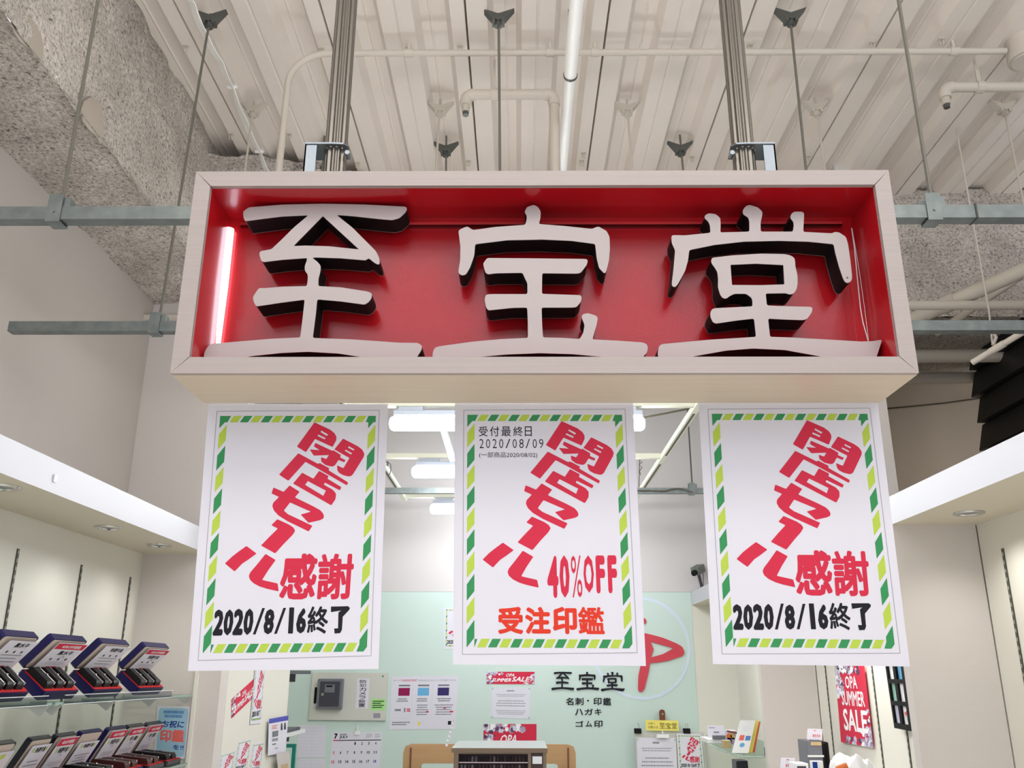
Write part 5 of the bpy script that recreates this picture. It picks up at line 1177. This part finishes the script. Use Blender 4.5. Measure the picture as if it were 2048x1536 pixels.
# booklets leaning
def booklet(q, Y, m, label, pics):
    lean = 0.05; pts = [P(u, v, Y=Y + (lean if i < 2 else 0)) for i, (u, v) in enumerate(q)]
    for i in (2, 3): pts[i].z = max(pts[i].z, zs + 0.003)
    sh = Sheet(*pts); t = thing('booklet', sh.f(0.5, 1), label, 'booklet', 'booklets on the corner glass shelf'); sh.board(0.012).build('cover', m, t)
    if pics:
        f = sh.f; mb = MB(); rect(mb, f, 0.22, 0.46, 0.52, 0.62, 0); rect(mb, f, 0.60, 0.48, 0.92, 0.62, 1); poly(mb, f, [(0.5 + 0.16 * math.cos(a), 0.76 + 0.07 * math.sin(a)) for a in [k * math.pi / 5 for k in range(10)]], mi=2); scribble(mb, f, 0.3, 0.2, 0.9, 0.36, 3, R, 3, 0.15); mb.build('cover_print', [M_salm, M_mblue, M_sky, M_lav], t)
booklet([(1481, 1440), (1511, 1441), (1497, 1508), (1464, 1506)], 5.42, M_white, 'white booklet with three coloured pictures at the front of the corner shelf', True)
booklet([(1508, 1441), (1518, 1441), (1505, 1507), (1494, 1507)], 5.46, M_yellow, 'yellow booklet behind the white one', False)
booklet([(1517, 1443), (1521, 1443), (1510, 1507), (1503, 1507)], 5.50, M_salm, 'thin salmon booklet at the back of the three', False)
t, a, c = stand_box('black_goods', 1472, 1521, 1497, 1536, 5.7, 0.12, M_dnavy, 'dark bundle lying on the lower corner shelf', 'goods', zs2, 0.006)
# table in bay two carrying boxes
zt2 = 1.02
tb = thing('side_table', (1.5, 4.2, 0), 'low white side table in the right bay, under the stamp boxes', 'table')
MB().box((1.37, 3.4, zt2 - 0.03), (1.65, 5.15, zt2)).build('table_top', M_white, tb)
for x in (1.39, 1.61):
    for y in (3.45, 5.08): MB().box((x, y, 0), (x + 0.03, y + 0.03, zt2 - 0.03)).build('leg', M_white, tb)
def card_stand(q, Y, label, zb):
    sh = sheet_px(q, Y=Y); f = sh.f; t = thing('price_card', f(0.5, 1), label, 'price card', 'red 550 price cards'); sh.board(0.001).build('card_sheet', M_paper, t)
    mb = MB(); put_text(mb, f, '¥550', (0.35, 0.5, 0.88, 0.76), 0.01); scribble(mb, f, 0.38, 0.13, 0.62, 0.2, 1, R, 0, 0.9, True); mb.build('red_lettering', M_pred, t)
    b = f(0.5, 1); MB().box((b.x - 0.02, Y - 0.01, zb), (b.x + 0.02, Y + 0.02, b.z)).build('card_foot', M_mgrey, t); return t
Yg = 4.75
ztop = P(1630, 1482, Y=Yg).z
t, a, c = stand_box('stamp_drawer_box', 1614, 1482, 1648, 1536, Yg, 0.16, M_mgrey, 'grey stamp drawer box stacked on the side table', 'box', zt2)
q0, q1 = P(1621, 1484, Y=Yg), P(1643, 1491, Y=Yg); MB().box((q0.x, Yg - 0.003, q1.z), (q1.x, Yg, q0.z)).build('label_strip', M_card, t)
for v in (1512, 1514): 
    q = P(1631, v, Y=Yg); MB().box((a.x - 0.004, Yg - 0.006, q.z), (c.x + 0.004, Yg - 0.001, q.z + 0.004)).build('drawer_edge', M_white, t)
card_stand([(1615, 1457), (1645, 1458), (1644, 1480), (1614, 1479)], Yg + 0.02, 'white price card with red 550 on the grey drawer box', ztop)
t, a, c = stand_box('black_box', 1650, 1484, 1662, 1530, Yg + 0.05, 0.14, M_black, 'black box right behind the grey drawer box', 'box', zt2, 0.008)
card_stand([(1562, 1515), (1590, 1516), (1589, 1540), (1560, 1540)], 4.6, 'white price card with red 550 at the bottom picture edge', zt2)
t, a, c = stand_box('blue_book', 1623, 1522, 1648, 1545, 4.3, 0.03, M_white, 'white and blue book standing below the grey drawer box', 'book', zt2)
MB().box((a.x + 0.004, 4.297, zt2), (a.x + 0.024, 4.3, a.z - 0.004)).build('blue_cover_band', M_dblue, t)
t, a, c = stand_box('pen_tray', 1590, 1527, 1618, 1545, 4.45, 0.10, M_white, 'white tray with a dark slot beside the price card', 'tray', zt2)
MB().box((a.x + 0.008, 4.447, a.z - 0.02), (c.x - 0.012, 4.45, a.z - 0.011)).build('tray_slot', M_dgrey, t)
# crumpled white bag
from mathutils import noise as mn
a, c = P(1640, 1498, Y=3.85), P(1760, 1560, Y=3.85); cx_, cz_ = (a.x + c.x) / 2 + 0.0, zt2; rx_, rz_ = (c.x - a.x) / 2, (a.z - zt2)
cx_ = min(cx_, XR - rx_ - 0.004)
t = thing('white_bag', (cx_, 3.85, zt2), 'bright crumpled white plastic bag with an orange print at the bottom right', 'bag')
mb = MB(); nu, nv = 36, 18; vs = []
for j in range(nv + 1):
    th_ = math.pi / 2 * j / nv
    for i in range(nu):
        ph = 2 * math.pi * i / nu; d = Vector((math.cos(ph) * math.cos(th_) ** 0.45, math.sin(ph) * math.cos(th_) ** 0.45, math.sin(th_) ** 0.7))
        k_ = 0.86 + 0.14 * mn.noise(d * 2.7) + 0.06 * mn.noise(d * 7); vs.append((cx_ + d.x * rx_ * k_, 3.85 + d.y * 0.13 * k_, zt2 + d.z * rz_ * (0.9 + 0.15 * mn.noise(d * 3 + Vector((3, 0, 0))))))
mb.add(vs, [(j * nu + i, j * nu + (i + 1) % nu, (j + 1) * nu + (i + 1) % nu, (j + 1) * nu + i) for j in range(nv) for i in range(nu)])
mb.build('bag_film', mat('white_bag_film', (250, 250, 252), 0.35), t, smooth=True)
q = P(1672, 1530, Y=3.80); MB().tube([(q.x - 0.02, 3.735, q.z - 0.01), (q.x + 0.02, 3.73, q.z + 0.004)], 0.012, 8).build('orange_print', M_orange, t, smooth=True)

for o in bpy.data.objects:
    if '_w' in o: del o['_w']
